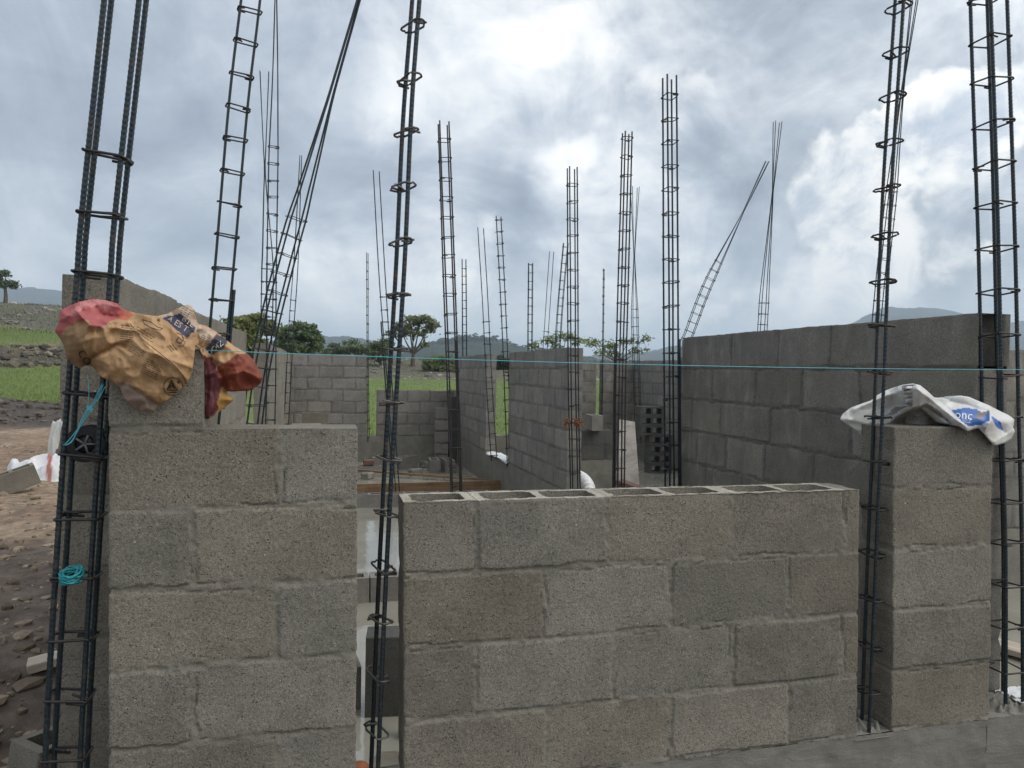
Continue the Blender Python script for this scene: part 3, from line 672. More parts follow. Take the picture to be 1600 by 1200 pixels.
# loose blocks near the back wall
for (px, py, rz, up, lab) in ((602, 735, .1, 0, 'loose block by the back wall left of the thick foreground cage'), (636, 733, .7, 0, 'loose block turned at an angle near the back wall'),
                              (679, 738, 1.5, 0, 'loose block end on, left of the pair by the pier'), (701, 738, 1.6, 0, 'loose block end on, in front of the short pier')):
    p = onZ(px, py, 0); loose(lab, (p[0], p[1]+.1, 0), (0, 0, rz), M_BLOCKB, group='loose blocks by the back wall')
for i in range(4):
    p = onD(489, 700, 11.3); loose('%s block of the pile at the back wall, above the left front wall' % ['lowest', 'second up', 'third up', 'topmost'][i], (p[0]+.01*i, p[1]+.1, i*.225), (0, 0, .02), M_BLOCK if i == 3 else M_BLOCKB, dims=(.4, .15, .225), group='block pile at the back wall')
pm = onD(480, 662, 10.9); mb = MB(); mb.box(pm[0]-.22, pm[0]+.2, pm[1]-.04, pm[1]+.04, pm[2]-.018, pm[2]); 
for sx in (-.18, .16): mb.box(pm[0]+sx-.02, pm[0]+sx+.02, pm[1]-.03, pm[1]+.03, 0, pm[2]-.018)
tag(mb.build('trestle', M_WOODP, smooth=False), 'small pale wooden trestle plank by the block pile at the back wall', 'trestle')
p1 = onY(681, 640, 12.35); p2 = onY(701, 640, 12.35)
wallobj('block_pier', 'short pier with a broken edge standing before the low back wall', M_BLOCKB, group='', O=(0, 12.35), U=XH, Nv=[0, -1, 0], courses=[(p1[0], p2[0], [])]*5, z0=-.05, res=.012, seed=33, rough=3)
wallobj('block_pier', 'dark pier in shade right of the broken edged one', M_BLOCKSHADE, group='', O=(0, 12.42), U=XH, Nv=[0, -1, 0], courses=[(p2[0]+.04, p2[0]+.2, [])]*6, z0=-.05, res=.02, seed=34, tint=(-.3, 0))  # shade painted in with the darkest block tint

# ------------------------------------------------------------------ timber and odds inside
def plank(label, a, b, wd, th, mt, name='plank', cat='plank', up=(0, 0, 1)):
    a = np.array(a, float); b = np.array(b, float); Lg = np.linalg.norm(b-a); x = (b-a)/Lg; z = np.array(up, float); z -= x*(z@x); z /= np.linalg.norm(z); y = np.cross(z, x)
    mb = MB(); mb.box(0, Lg, -wd/2, wd/2, 0, th, bev=.003, jit=.0015); o = mb.build(name, mt, smooth=False, origin=(0, 0, 0))
    Mx = Matrix.Identity(4)
    for i in range(3): Mx[i][0], Mx[i][1], Mx[i][2], Mx[i][3] = x[i], y[i], z[i], a[i]
    o.matrix_world = Mx; tag(o, label, cat); return o
a = onZ(540, 778, 0.0); b = onZ(792, 770, 0.0)
plank('wet brown formwork board standing on edge across the flooded floor', a, b, .03, .17, M_WOODO, name='formwork_board', cat='board')
a = onZ(792, 750, .02); b = onZ(556, 742, .02); a2 = onZ(775, 757, .02)
plank('thin brown batten lying behind the formwork board', onZ(770, 752, .03), onZ(540, 735, .06), .05, .03, M_WOODO, name='batten')
plank('reddish plank lying beside the pipe in the far opening', onZ(925, 748, .02), onZ(975, 778, .02), .16, .03, M_WOODR)
plank('second reddish plank partly under the leaning board', onZ(940, 742, .06), onZ(1010, 768, .04), .14, .03, M_WOODR)
# leaning grey board
mb = MB(); q = [onD(966.5, 655, 10.75), onD(992, 659, 10.75), onD(999, 757, 10.35), onD(967, 754, 10.35)]
nv = np.cross(q[1]-q[0], q[3]-q[0]); nv /= np.linalg.norm(nv); q2 = [v+nv*.022 for v in q]
mb.add(q+q2, [(0, 1, 2, 3), (7, 6, 5, 4), (0, 4, 5, 1), (1, 5, 6, 2), (2, 6, 7, 3), (3, 7, 4, 0)])
tag(mb.build('leaning_board', M_PLY, smooth=False), 'pale grey board leaning upright left of the block stack', 'board')
mb = MB(); a, b, c = onD(905, 748, 7.6), onD(925, 770, 7.2), onD(936, 800, 6.9)
C = catmull([onD(893, 742, 7.9), onD(912, 752, 7.6), onD(921, 775, 7.4), onD(926, 830, 7.3)], 18); C, s = resample(C, .012)
mb.tube(C, .07, 16, rs=[.080 if (i//2) % 2 else .060 for i in range(len(C))]); tag(mb.build('corrugated_pipe', M_WHITEP), 'white corrugated pipe bending down in the far opening', 'pipe')
a = onZ(1562, 985, .02); b = onZ(1640, 1035, .02)
plank('brown plank lying in the muddy water right of the four bar cage', a+np.array([-.5, .45, 0]), b, .16, .035, M_WOODP)
p = onD(701, 722, 10.9)
p = onD(577, 721, 11.2); mb = MB(); mb.box(p[0]-.09, p[0]+.07, p[1]-.05, p[1]+.05, p[2]-.06, p[2]+.03, bev=.01, jit=.004); tag(mb.build('brick', M_WOODR, smooth=False), 'small dull brown brick by the back wall behind the gap', 'brick')
p = onD(576, 726, 11.2); loose('worn block carrying the small brown brick', (p[0], p[1]+.02, 0), (0, 0, .1), M_BLOCKB, dims=(.4, .15, max(.08, p[2]-.02)), group='loose blocks by the back wall')
R = random.Random(21)
for i, (px, py, rz) in enumerate(((650, 742, .3), (575, 748, 1.1), (664, 730, 2.0))):
    q = onZ(px, py, 0); mb = MB(); mb.box(-.1, .09, -.07, .07, 0, .11, bev=.02, jit=.012, M=Matrix.Translation((q[0], q[1], -.01)) @ Matrix.Rotation(rz, 4, 'Z'))
    tag(mb.build('broken_block', M_BLOCKB, smooth=False), 'broken piece of grey block on the muddy floor behind the formwork board', 'block piece', 'broken block pieces on the floor')
# dark pipe stub in the gap
p = onZ(628, 1152, 0); mb = MB(); mb.tube([(p[0]+.02, p[1], 0), (p[0]+.02, p[1], .05), (p[0]+.02, p[1], .1), (p[0]+.018, p[1], .15)], .03, 12, rs=[.033, .033, .024, .02]); mb.tube([(p[0]+.018, p[1], .15), (p[0]+.018, p[1], .17)], .012, 8)
tag(mb.build('pipe_stub', M_BLACKP), 'dark pipe stub rising from the floor beside the middle wall end', 'pipe')
# scrap of white mortar sheet on the sill of the inner gap
mb = MB(); P = [onX(766, 708, XI-.02), onX(778, 707, XI-.02)]; y0, y1 = yd1-.12, onX(766, 600, XI)[1]
g = 14; A, B = np.meshgrid(np.linspace(0, 1, g), np.linspace(0, 1, g)); vs = [(XI-.05+A[i, j]*.22, y0+(y1-y0)*B[i, j], L(5)+.012+.012*math.sin(7*A[i, j]+5*B[i, j])) for i in range(g) for j in range(g)]
vs += [(x, y, z-.016) for x, y, z in vs]; n = g*g
fs = [(i*g+j, i*g+j+1, (i+1)*g+j+1, (i+1)*g+j) for i in range(g-1) for j in range(g-1)]; fs += [tuple(q+n for q in f[::-1]) for f in fs]
mb.add(vs, fs); tag(mb.build('white_sheet', M_WHITEP), 'white plastic sheet lying on the sill in the inner wall gap', 'plastic sheet')
def scrap(name, label, cx, cy, z, rx, ry, mt, seed, lift=.02, rz=0, cat='paper'):
    mb = MB(); g = 26; A, B = np.meshgrid(np.linspace(-1, 1, g), np.linspace(-1, 1, g)); e = 1-.22*fbm(A*1.7+seed, B*1.7, 0, seed, 2)
    Z = z+lift*(.6+np.abs(fbm(A*2.2, B*2.2+seed, 0, seed+4, 3))*1.4); c, s_ = math.cos(rz), math.sin(rz)
    X = A*rx*e; Y = B*ry*e; vs = np.stack([cx+X*c-Y*s_, cy+X*s_+Y*c, Z], -1).reshape(-1, 3); v2 = vs.copy(); v2[:, 2] -= .002; n = g*g
    fs = [(i*g+j, i*g+j+1, (i+1)*g+j+1, (i+1)*g+j) for i in range(g-1) for j in range(g-1)]; fs += [tuple(q+n for q in f[::-1]) for f in fs]
    mb.add(vs.tolist()+v2.tolist(), fs, (.7, .7, .72)); o = mb.build(name, mt); tag(o, label, cat); return o
scrap('wet_paper', 'wet white paper scrap on the foundation right of the four bar cage', 2.5, YF+.1, L(5)+.004, .09, .06, M_SACK, 4, .012)
# mason line
mb = MB(); a = onY(322, 547.5, 1.94); b = onY(1625, 577.6, 1.94); Pn = [a+(b-a)*t-np.array([0, 0, .012*4*t*(1-t)]) for t in np.linspace(0, 1, 40)]
mb.tube(Pn, .0011, 5); tag(mb.build('mason_line', M_TWINE), 'taut cyan mason line stretched across the whole front', 'string')
mb = MB(); R = random.Random(11)
for q in range(4):
    P = [onD(px+R.uniform(-3, 3), py+R.uniform(-3, 3), 1.76) for px, py in ((162, 600), (150, 625), (138, 640), (128, 660), (112, 688), (101, 697))]; mb.tube(catmull(P, 5), .0012, 4)
for q in range(3): P = [onD(140+R.uniform(-5, 5), 640+R.uniform(-5, 5), 1.75) for t in range(6)]; mb.tube(catmull(P, 4), .0012, 4)
P = [onD(x, y, 1.76) for x, y in ((137, 585), (139, 615), (136, 640))]; mb.tube(catmull(P, 5), .001, 4)
tag(mb.build('twine_tangle', M_TWINE), 'loose cyan twine hanging tangled on the left ribbed cage under the bag', 'string')
mb = MB()
for q in range(46):
    a0 = R.uniform(0, 6.28); rx, ry = R.uniform(.016, .027), R.uniform(.005, .012); c = onD(111+R.uniform(-4, 4), 899+R.uniform(-6, 6), 1.82+R.uniform(-.02, .02))
    tl = R.uniform(-.3, .3); P = [c+np.array([rx*math.cos(a0+t*.55), .02*math.sin(a0+t*.55), ry*math.sin(a0+t*.55)+tl*rx*math.cos(a0+t*.55)]) for t in range(11)]; mb.tube(P, .0016, 4)
tag(mb.build('line_bundle', M_TEAL), 'bundle of teal fishing line wedged low in the left ribbed cage', 'string')
# black reel in the left cage
rc = onD(133, 694, 1.86); root = empty('plastic_reel', rc); tag(root, 'black round plastic reel wedged in the left ribbed cage', 'reel')
for q, (yo, rr) in enumerate(((0, .047), (.05, .047))):
    mb = MB(); n = 36; vs = []; 
    for r_, yy in ((.024, -.003), (rr, -.003), (rr, .003), (.024, .003)):
        for k in range(n): a_ = 2*math.pi*k/n; vs.append((rc[0]+r_*math.cos(a_), rc[1]+yo+yy, rc[2]+r_*math.sin(a_)))
    fs = [(i*n+k, i*n+(k+1) % n, ((i+1) % 4)*n+(k+1) % n, ((i+1) % 4)*n+k) for i in range(4) for k in range(n)]; mb.add(vs, fs); mb.build('flange', M_BLACKP, parent=root, smooth=False)
mb = MB(); mb.tube([(rc[0], rc[1]+.002, rc[2]), (rc[0], rc[1]+.048, rc[2])], .03, 24); mb.build('core', M_BLACKP, parent=root)
mb = MB()
for k in range(5):
    a_ = k*1.257; mb.tube([(rc[0], rc[1]-.002, rc[2]), (rc[0]+.025*math.cos(a_), rc[1]-.002, rc[2]+.025*math.sin(a_))], .003, 6)
mb.build('spokes', M_DARKP, parent=root)

# ------------------------------------------------------------------ sacks (outline at its real distance, folded relief, real thickness)
def inpoly(x, y, poly):
    r = np.zeros(np.shape(x), bool); n = len(poly)
    for i in range(n):
        x1, y1 = poly[i]; x2, y2 = poly[(i+1) % n]
        if y1 == y2: continue
        c = ((y1 > y) != (y2 > y)) & (x < (x2-x1)*(y-y1)/(y2-y1)+x1); r ^= c
    return r
def dseg(x, y, pl):
    d = np.full(np.shape(x), 1e9)
    for (x1, y1), (x2, y2) in zip(pl[:-1], pl[1:]):
        l2 = (x2-x1)**2+(y2-y1)**2; t = np.clip(((x-x1)*(x2-x1)+(y-y1)*(y2-y1))/l2, 0, 1)
        d = np.minimum(d, np.hypot(x-x1-t*(x2-x1), y-y1-t*(y2-y1)))
    return d
class Sheet:
    def __init__(s, outline, ybase, ridges, bulges, crumple, seed, thick):
        s.o = outline; s.yb = ybase; s.r = ridges; s.b = bulges; s.cr = crumple; s.seed = seed; s.th = thick
    def Y(s, x, y):
        x = np.asarray(x, float); y = np.asarray(y, float); h = np.zeros(x.shape)
        dd = dseg(x, y, s.o+[s.o[0]]); h += s.th*sst(0, 26, dd)**.6
        for pl, a, w, sharp in s.r:
            d = dseg(x, y, pl); h += a*(np.exp(-d/w) if sharp else np.exp(-(d/w)**2))
        for bx, by, rx, ry, a in s.b: h += a*np.exp(-((x-bx)/rx)**2-((y-by)/ry)**2)
        wx = x+9*vn(x/31, y/31, 0, s.seed+7); wy = y+9*vn(x/29+5, y/29, 0, s.seed+8)
        cr = (1-np.abs(vn(wx/30, wy/22, 0, s.seed))*2.0)*.6+(1-np.abs(vn(wx/14+3, wy/17, 0, s.seed+1))*2)*.28+(1-np.abs(vn(wx/7+1, wy/8, 0, s.seed+2))*2)*.10
        h += s.cr*cr
        return s.yb(x, y)-h
    def P(s, x, y, off=0.0):
        Y = float(s.Y(np.array([x]), np.array([y]))[0]); return onY(x, y, Y-off)
    def build(s, name, mt, colf, back, step=1.7, parent=None):
        xs = [p[0] for p in s.o]; ys = [p[1] for p in s.o]
        gx = np.arange(min(xs)-step, max(xs)+step*2, step); gy = np.arange(min(ys)-step, max(ys)+step*2, step); X, Yp = np.meshgrid(gx, gy)
        ins = inpoly(X, Yp, s.o); cell = ins[:-1, :-1] & ins[1:, :-1] & ins[:-1, 1:] & ins[1:, 1:]
        # snap the outermost ring of used vertices to the outline
        used = np.zeros(X.shape, bool); used[:-1, :-1] |= cell; used[1:, :-1] |= cell; used[:-1, 1:] |= cell; used[1:, 1:] |= cell
        pc = np.pad(cell, 1); full = pc[:-1, :-1] & pc[1:, :-1] & pc[:-1, 1:] & pc[1:, 1:]; rim = used & ~full
        ol = s.o+[s.o[0]]
        for i, j in zip(*np.where(rim)):
            x, y = X[i, j], Yp[i, j]; best = (1e9, x, y)
            for (x1, y1), (x2, y2) in zip(ol[:-1], ol[1:]):
                t = max(0, min(1, ((x-x1)*(x2-x1)+(y-y1)*(y2-y1))/((x2-x1)**2+(y2-y1)**2+1e-9))); qx, qy = x1+t*(x2-x1), y1+t*(y2-y1); d = math.hypot(x-qx, y-qy)
                if d < best[0]: best = (d, qx, qy)
            X[i, j], Yp[i, j] = best[1], best[2]
        Yw = s.Y(X, Yp); cols = colf(X, Yp); idx = -np.ones(X.shape, int); mb = MB(); vs = []; cs = []; bk = []
        for i, j in zip(*np.where(used)):
            idx[i, j] = len(vs); p = onY(X[i, j], Yp[i, j], Yw[i, j]); vs.append(p); cs.append(tuple(cols[i, j]))
            e = 0 if rim[i, j] else 1; yb2 = max(Yw[i, j]+.003, back(X[i, j], Yp[i, j], Yw[i, j])) if e else Yw[i, j]+.002
            r = p-EYE; q = p.copy(); q[1] = yb2; bk.append(q)
        n = len(vs); fs = []
        for i, j in zip(*np.where(cell)):
            a, b, c, d = idx[i, j], idx[i, j+1], idx[i+1, j+1], idx[i+1, j]; fs.append((a, d, c, b)); fs.append((a+n, b+n, c+n, d+n))
        ed = {}
        for f in fs[::2]:
            for k in range(4):
                e = (f[k], f[(k+1) % 4]); ed[e] = 1
        for (a, b) in list(ed):
            if (b, a) not in ed: fs.append((b, a, a+n, b+n))
        mb.add(vs+bk, fs, cs+cs); return mb.build(name, mt, parent=parent)
    def text(s, txt, x, y, size, ang, mt, parent, name='printed_text', off=.0022, shear=0.0, col=(.5, .42, .34)):
        cu = bpy.data.curves.new('t', 'FONT'); cu.body = txt; cu.size = 1; cu.resolution_u = 2; ob = bpy.data.objects.new('t', cu); COL.objects.link(ob)
        me = bpy.data.meshes.new_from_object(ob); bpy.data.objects.remove(ob); c, sn = math.cos(rad(ang)), math.sin(rad(ang)); mb = MB(); vs = []
        for v in me.vertices:
            u, w = v.co.x*size+shear*v.co.y*size, -v.co.y*size; vs.append(s.P(x+u*c-w*sn, y+u*sn+w*c, off))
        mb.add(vs, [tuple(p.vertices) for p in me.polygons], col); bpy.data.meshes.remove(me); return mb.build(name, mt, parent=parent, smooth=False)
    def lines(s, polys, r, mt, parent, name='printed_mark', off=.001):
        mb = MB()
        for pl in polys:
            pts = []
            for (x1, y1), (x2, y2) in zip(pl[:-1], pl[1:]):
                n = max(2, int(math.hypot(x2-x1, y2-y1)/3)); pts += [(x1+(x2-x1)*t/n, y1+(y2-y1)*t/n) for t in range(n)]
            pts.append(pl[-1]); mb.tube([s.P(x, y, off) for x, y in pts], r, 4)
        return mb.build(name, mt, parent=parent)

BO = [(85, 517), (92, 503), (94, 485), (108, 478), (125, 471), (145, 467), (165, 469), (183, 474), (192, 483), (204, 487), (222, 491), (245, 494), (262, 490), (276, 482), (296, 475), (302, 484), (306, 497), (309, 506), (322, 509), (336, 517), (352, 530), (368, 542), (386, 552), (397, 564), (405, 578), (411, 591), (407, 599), (398, 606), (388, 611), (376, 611), (362, 612), (352, 611), (357, 617), (366, 624), (357, 632), (346, 641), (336, 648), (322, 657), (320, 640), (320, 610), (320, 575), (317, 556), (311, 545), (305, 541), (303, 560), (300, 580), (294, 596), (282, 608), (268, 620), (255, 630), (247, 634), (240, 643), (225, 643), (210, 638), (200, 630), (193, 620), (188, 606), (178, 598), (160, 590), (143, 572), (133, 571), (124, 576), (112, 568), (103, 556), (100, 540), (93, 528)]
def bag_y(x, y):
    f = sst(303, 326, x); return 1.926*(1-f)+(1.992+.02*sst(340, 410, x))*f+.03*sst(180, 100, x)*0
BR = [([(136, 571), (142, 560), (155, 552), (168, 547), (180, 538), (196, 541)], -.022, 4, True), ([(178, 536), (205, 528), (222, 546), (262, 560), (300, 575)], .010, 5, True),
      ([(118, 484), (132, 500), (142, 508)], .016, 5, True), ([(150, 478), (160, 492), (186, 496), (202, 488)], -.014, 5, True), ([(95, 500), (125, 484), (160, 474), (186, 480)], .014, 7, True), ([(186, 500), (196, 492), (205, 488)], .012, 4, True),
      ([(200, 505), (215, 522), (235, 545), (270, 570), (292, 592)], .010, 5, True), ([(306, 500), (308, 520), (312, 545)], -.030, 6, True), ([(312, 512), (345, 535), (380, 560), (410, 590)], .016, 9, True),
      ([(330, 560), (348, 588), (352, 612)], -.02, 5, True), ([(345, 590), (380, 580), (405, 590)], .014, 6, True), ([(322, 555), (330, 600), (324, 650)], .012, 6, True), ([(195, 600), (225, 617), (246, 632)], -.016, 4, True),
      ([(268, 488), (284, 502), (300, 520)], -.010, 4, True), ([(160, 590), (185, 596), (215, 606), (250, 628)], .010, 6, True), ([(222, 492), (262, 510), (296, 540)], .008, 8, True), ([(100, 540), (140, 530), (175, 515)], .006, 8, True)]
BB = [(235, 565, 62, 38, .042), (130, 520, 40, 36, .03), (255, 525, 40, 30, .016), (370, 575, 30, 30, .012)]
bag = Sheet(BO, bag_y, BR, BB, .0125, 5, .020)
KRAFT = np.array([.43, .262, .135])
def bag_col(x, y):
    n1 = fbm(x/26, y/26, 0, 77, 3); c = KRAFT*np.ones(x.shape+(3,))*(1+.12*n1)[..., None]
    def mixz(poly, col, noise=3.0, k=1.0):
        nonlocal c
        q = inpoly(x+noise*vn(x/6, y/6, 0, 3), y+noise*vn(x/6+9, y/6, 0, 4), poly)[..., None]; c = np.where(q, c*(1-k)+np.array(col)*k, c)
    w = (sst(190, 120, x)*sst(478, 520, y))[..., None]; c = c*(1-.42*w)                            # wetter, darker paper
    mixz([(78, 524), (94, 480), (125, 460), (192, 462), (206, 487), (188, 497), (172, 503), (160, 512), (148, 512), (136, 500), (118, 506), (102, 512), (92, 524)], (.36, .095, .095))
    mixz([(112, 484), (135, 470), (168, 470), (186, 480), (160, 482), (138, 478), (118, 490)], (.52, .22, .21), 4, .7)
    mixz([(182, 488), (205, 486), (210, 492), (196, 502), (184, 498)], (.42, .10, .06), 2, .8)
    mixz([(245, 494), (297, 474), (310, 506), (352, 528), (338, 550), (306, 520), (275, 505)], (.50, .38, .29), 2)
    mixz([(254, 497), (282, 489), (306, 514), (292, 530), (274, 512)], (.045, .047, .075), 1.5)
    mixz([(338, 522), (359, 529), (348, 546), (328, 555), (322, 545)], (.05, .05, .06), 1.5)
    mixz([(340, 575), (372, 552), (388, 552), (414, 590), (404, 614), (374, 616), (344, 614), (330, 598)], (.20, .05, .028))
    mixz([(318, 555), (330, 560), (346, 600), (342, 640), (318, 662)], (.11, .03, .035))
    mixz([(346, 604), (354, 610), (370, 626), (342, 646), (340, 625)], (.40, .22, .07), 1.5)
    mixz([(184, 598), (200, 600), (246, 630), (242, 650), (205, 642), (190, 622)], (.26, .19, .15), 2)
    c = c*(1+.22*sst(.25, .6, fbm(x/9, y/12, 0, 91, 2)))[..., None]
    return c
bag_o = bag.build('cement_bag', M_PAPER, bag_col, lambda x, y, f: min(f+.10, 1.925) if y > 540 and x < 326 else f+.035)
tag(bag_o, 'crumpled brown paper cement bag with red ends draped over the left half block', 'paper bag')
bag.text('BTE', 283, 500, 13, 34, M_PAPER, bag_o); bag.text('ES T', 271, 506, 13, 34, M_PAPER, bag_o); bag.text('A', 262, 499, 10, 40, M_PAPER, bag_o)
bag.text('CO', 120, 550, 17, 58, M_INK, bag_o, shear=.2); bag.text('DC', 327, 556, 11, -40, M_PAPER, bag_o, col=(.6, .57, .52)); bag.text('4Z', 339, 546, 12, -36, M_PAPER, bag_o, col=(.6, .57, .52))
def para(x, y, n, ln, ang, gap, seed):
    R = random.Random(seed); c, s_ = math.cos(rad(ang)), math.sin(rad(ang)); out = []
    for i in range(n):
        u = 0
        while u < ln-3:
            w = R.uniform(3, 8); u2 = min(u+w, ln); q = lambda t: (x+t*c-i*gap*s_, y+t*s_+i*gap*c); out.append([q(u), q(u2)]); u = u2+1.6
    return out
bag.lines(para(190, 508, 8, 20, 8, 3.4, 1)+para(228, 560, 8, 30, 24, 3.3, 2)+para(205, 538, 4, 26, 30, 3.2, 3)+para(214, 510, 3, 34, 32, 4, 4)+para(316, 523, 6, 20, 28, 3.2, 5)+para(268, 536, 3, 14, 52, 4, 6)+para(286, 478, 5, 18, 30, 3.4, 7), .00055, M_INK, bag_o)
circ = [(271+15*math.cos(t*.3), 604+15*math.sin(t*.3)*.95) for t in range(22)]
arc = [(203, 505), (222, 530), (250, 552), (272, 570), (286, 586), (291, 600)]
hand = [(222, 499), (236, 503), (246, 511), (254, 513), (250, 516), (236, 512), (226, 506), (222, 499)]
sq = [(276, 520), (284, 523), (287, 530), (281, 537), (275, 533), (279, 526), (283, 531), (290, 534), (286, 541), (278, 540)]
star = [[(248+3*math.cos(a), 500+3*math.sin(a)), (248-3*math.cos(a), 500-3*math.sin(a))] for a in (0, 1.05, 2.1)]+[[(279+3*math.cos(a), 597+3*math.sin(a)), (279-3*math.cos(a), 597-3*math.sin(a))] for a in (0, 1.05, 2.1)]
bag.lines([circ, arc, hand, sq]+star, .0007, M_INK, bag_o)
tri = []
for k in range(6): tri += [[(262+k*2.2-(0), 610-k*0), (268+k*.9, 598+k*1.4)]]
bag.lines([[(261, 609), (268, 594), (277, 610), (261, 609)], [(264, 607), (268, 598), (273, 607)], [(266, 606), (269, 602), (271, 606)], [(264, 613), (276, 613)]], .0012, M_INK, bag_o)

SO = [(1313, 655), (1318, 646), (1330, 637), (1346, 631), (1361, 626), (1372, 617), (1385, 610), (1398, 605), (1412, 601), (1427, 599), (1438, 602), (1449, 611), (1460, 621), (1472, 622), (1484, 625), (1490, 620), (1500, 618), (1514, 620), (1530, 627), (1545, 633), (1560, 641), (1575, 648), (1585, 655), (1583, 668), (1586, 674), (1580, 686), (1570, 692), (1556, 696), (1548, 690), (1540, 680), (1530, 669), (1520, 671), (1513, 674), (1504, 669), (1495, 664), (1478, 665), (1450, 667), (1420, 668), (1398, 667), (1384, 670), (1370, 684), (1354, 688), (1340, 674), (1325, 664)]
def sack_y(x, y):
    r = 2.125-.0*x; r = np.where(x > 1392, 2.125-.125*sst(1392, 1440, x), r); r = r-.062*sst(1470, 1505, x)*sst(630, 662, y)+.03*sst(1540, 1585, x)
    return r
CAV = [(1380, 668), (1402, 650), (1425, 637), (1448, 630), (1462, 638), (1478, 652), (1494, 667)]
def cavd(x, y): return np.where(inpoly(x, y, CAV+[(1450, 672)]), sst(0, 9, dseg(x, y, CAV)), 0.)
_sy = sack_y
SR = [([(1335, 640), (1385, 618), (1430, 606), (1452, 622), (1480, 645), (1510, 668)], .020, 8, True), ([(1484, 626), (1510, 632), (1530, 641), (1546, 642)], -.016, 5, True), ([(1546, 641), (1548, 656), (1540, 668)], .022, 5, True),
      ([(1556, 645), (1560, 660), (1570, 676)], -.014, 6, True), ([(1500, 640), (1520, 650), (1545, 662)], .008, 8, True), ([(1320, 655), (1350, 660), (1372, 682)], .010, 8, True), ([(1345, 640), (1380, 640), (1410, 628)], -.008, 8, True), ([(1470, 628), (1484, 642), (1500, 655)], -.010, 5, True), ([(1555, 690), (1578, 676)], .012, 6, True)]
sack = Sheet(SO, lambda x, y: _sy(x, y)+.085*cavd(x, y), SR, [(1425, 615, 40, 18, .02), (1520, 640, 30, 20, .012)], .0085, 12, .007)
def sack_col(x, y):
    c = np.array([.70, .69, .665])*np.ones(x.shape+(3,))*(1+.06*fbm(x/20, y/14, 0, 5, 3))[..., None]
    def mixz(poly, col, noise=1.5, k=1.0):
        nonlocal c
        q = inpoly(x+noise*vn(x/5, y/5, 0, 3), y+noise*vn(x/5+9, y/5, 0, 4), poly)[..., None]; c = np.where(q, c*(1-k)+np.array(col)*k, c)
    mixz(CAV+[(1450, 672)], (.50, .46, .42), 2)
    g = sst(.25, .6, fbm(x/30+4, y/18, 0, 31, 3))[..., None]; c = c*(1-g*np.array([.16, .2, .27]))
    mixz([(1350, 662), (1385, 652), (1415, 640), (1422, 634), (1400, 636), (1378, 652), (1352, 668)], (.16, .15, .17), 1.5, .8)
    mixz([(1487, 641), (1507, 637), (1526, 639), (1534, 645), (1546, 641), (1546, 657), (1532, 664), (1515, 666), (1504, 660)], (.05, .14, .43), .6)
    mixz([(1549, 650), (1556, 654), (1563, 660), (1568, 674), (1557, 668)], (.035, .11, .42), .6)
    mixz([(1524, 646), (1536, 644), (1546, 641), (1540, 650), (1530, 656), (1523, 652)], (.20, .17, .17), .8)
    return c
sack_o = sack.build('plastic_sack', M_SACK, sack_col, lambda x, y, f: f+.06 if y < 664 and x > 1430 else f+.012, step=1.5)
tag(sack_o, 'white woven plastic sack with a blue printed patch lying on the right pillar', 'sack')
sack.text('onc', 1491, 653, 19, 6, M_INKW, sack_o, off=.0018); sack.lines([[(1508, 660), (1518, 661)], [(1513, 664), (1516, 656)]], .0007, M_INKW, sack_o)
def curl(x, y, n, sc): return [(x+sc*(1+.5*math.cos(t*.9))*t*.25*math.cos(t*.8), y+sc*.5*t*.25*math.sin(t*.8)) for t in range(n)]
sack.lines([curl(1446, 652, 22, 3.2), curl(1428, 655, 16, 2.6), [(1405, 655), (1440, 644), (1462, 642)], [(1400, 660), (1438, 650), (1458, 648)]], .0005, M_DARKP, sack_o)

# ------------------------------------------------------------------ terrain
def zl(d): return np.interp(d, [0, 26, 33, 45, 47.5, 58, 75, 84, 110, 200, 400, 6000], [.3, .3, .4, 1.4, 2.55, 3.9, 6.6, 7.2, 7.0, 4, -2, -6])
def zm(d): return np.interp(d, [0, 20, 40, 50, 62, 72, 110, 300, 6000], [0, 0, .7, 1.15, 2.2, 2.7, 2.6, 0, -6])
RFW = math.atan2(CF[0], CF[1])
def terrain_z(x, y):
    d = np.hypot(x, y); az = np.arctan2(x, y)-RFW; a = sst(-.30, -.50, az)
    z = zl(d)*a+zm(d)*(1-a)
    back = sst(1.2, 2.0, np.abs(az)); z = z*(1-back)
    house = (1-sst(-.3, .4, np.maximum(np.maximum(XE-.35-x, x-XK-.5), np.maximum(1.4-y, y-YB-.6))))
    rough = .05*fbm(x*1.3, y*1.3, 0, 3, 5)+.022*fbm(x*6, y*6, 0, 6, 4)
    z = z+rough*(1-house)*sst(60, 6, d)+(.35*fbm(x*.09, y*.09, 0, 8, 4)+.12*fbm(x*.5, y*.5, 0, 18, 3))*sst(28, 60, d)
    berm = np.exp(-((d-23-1.5*vn(az*9, az*0, 0, 2))/2.6)**2)*a*(.20+.30*fbm(x*.5, y*.5, 0, 4, 4)); z = z+np.maximum(berm, 0)*sst(3, 6, y)
    hole = np.exp(-(((x+1.12)/.28)**2+((y-3.0)/.5)**2)); z = z-.22*hole+.05*sst(8, 16, d)*a*fbm(x*.7, y*.7, 0, 44, 3)
    return z-.10*house
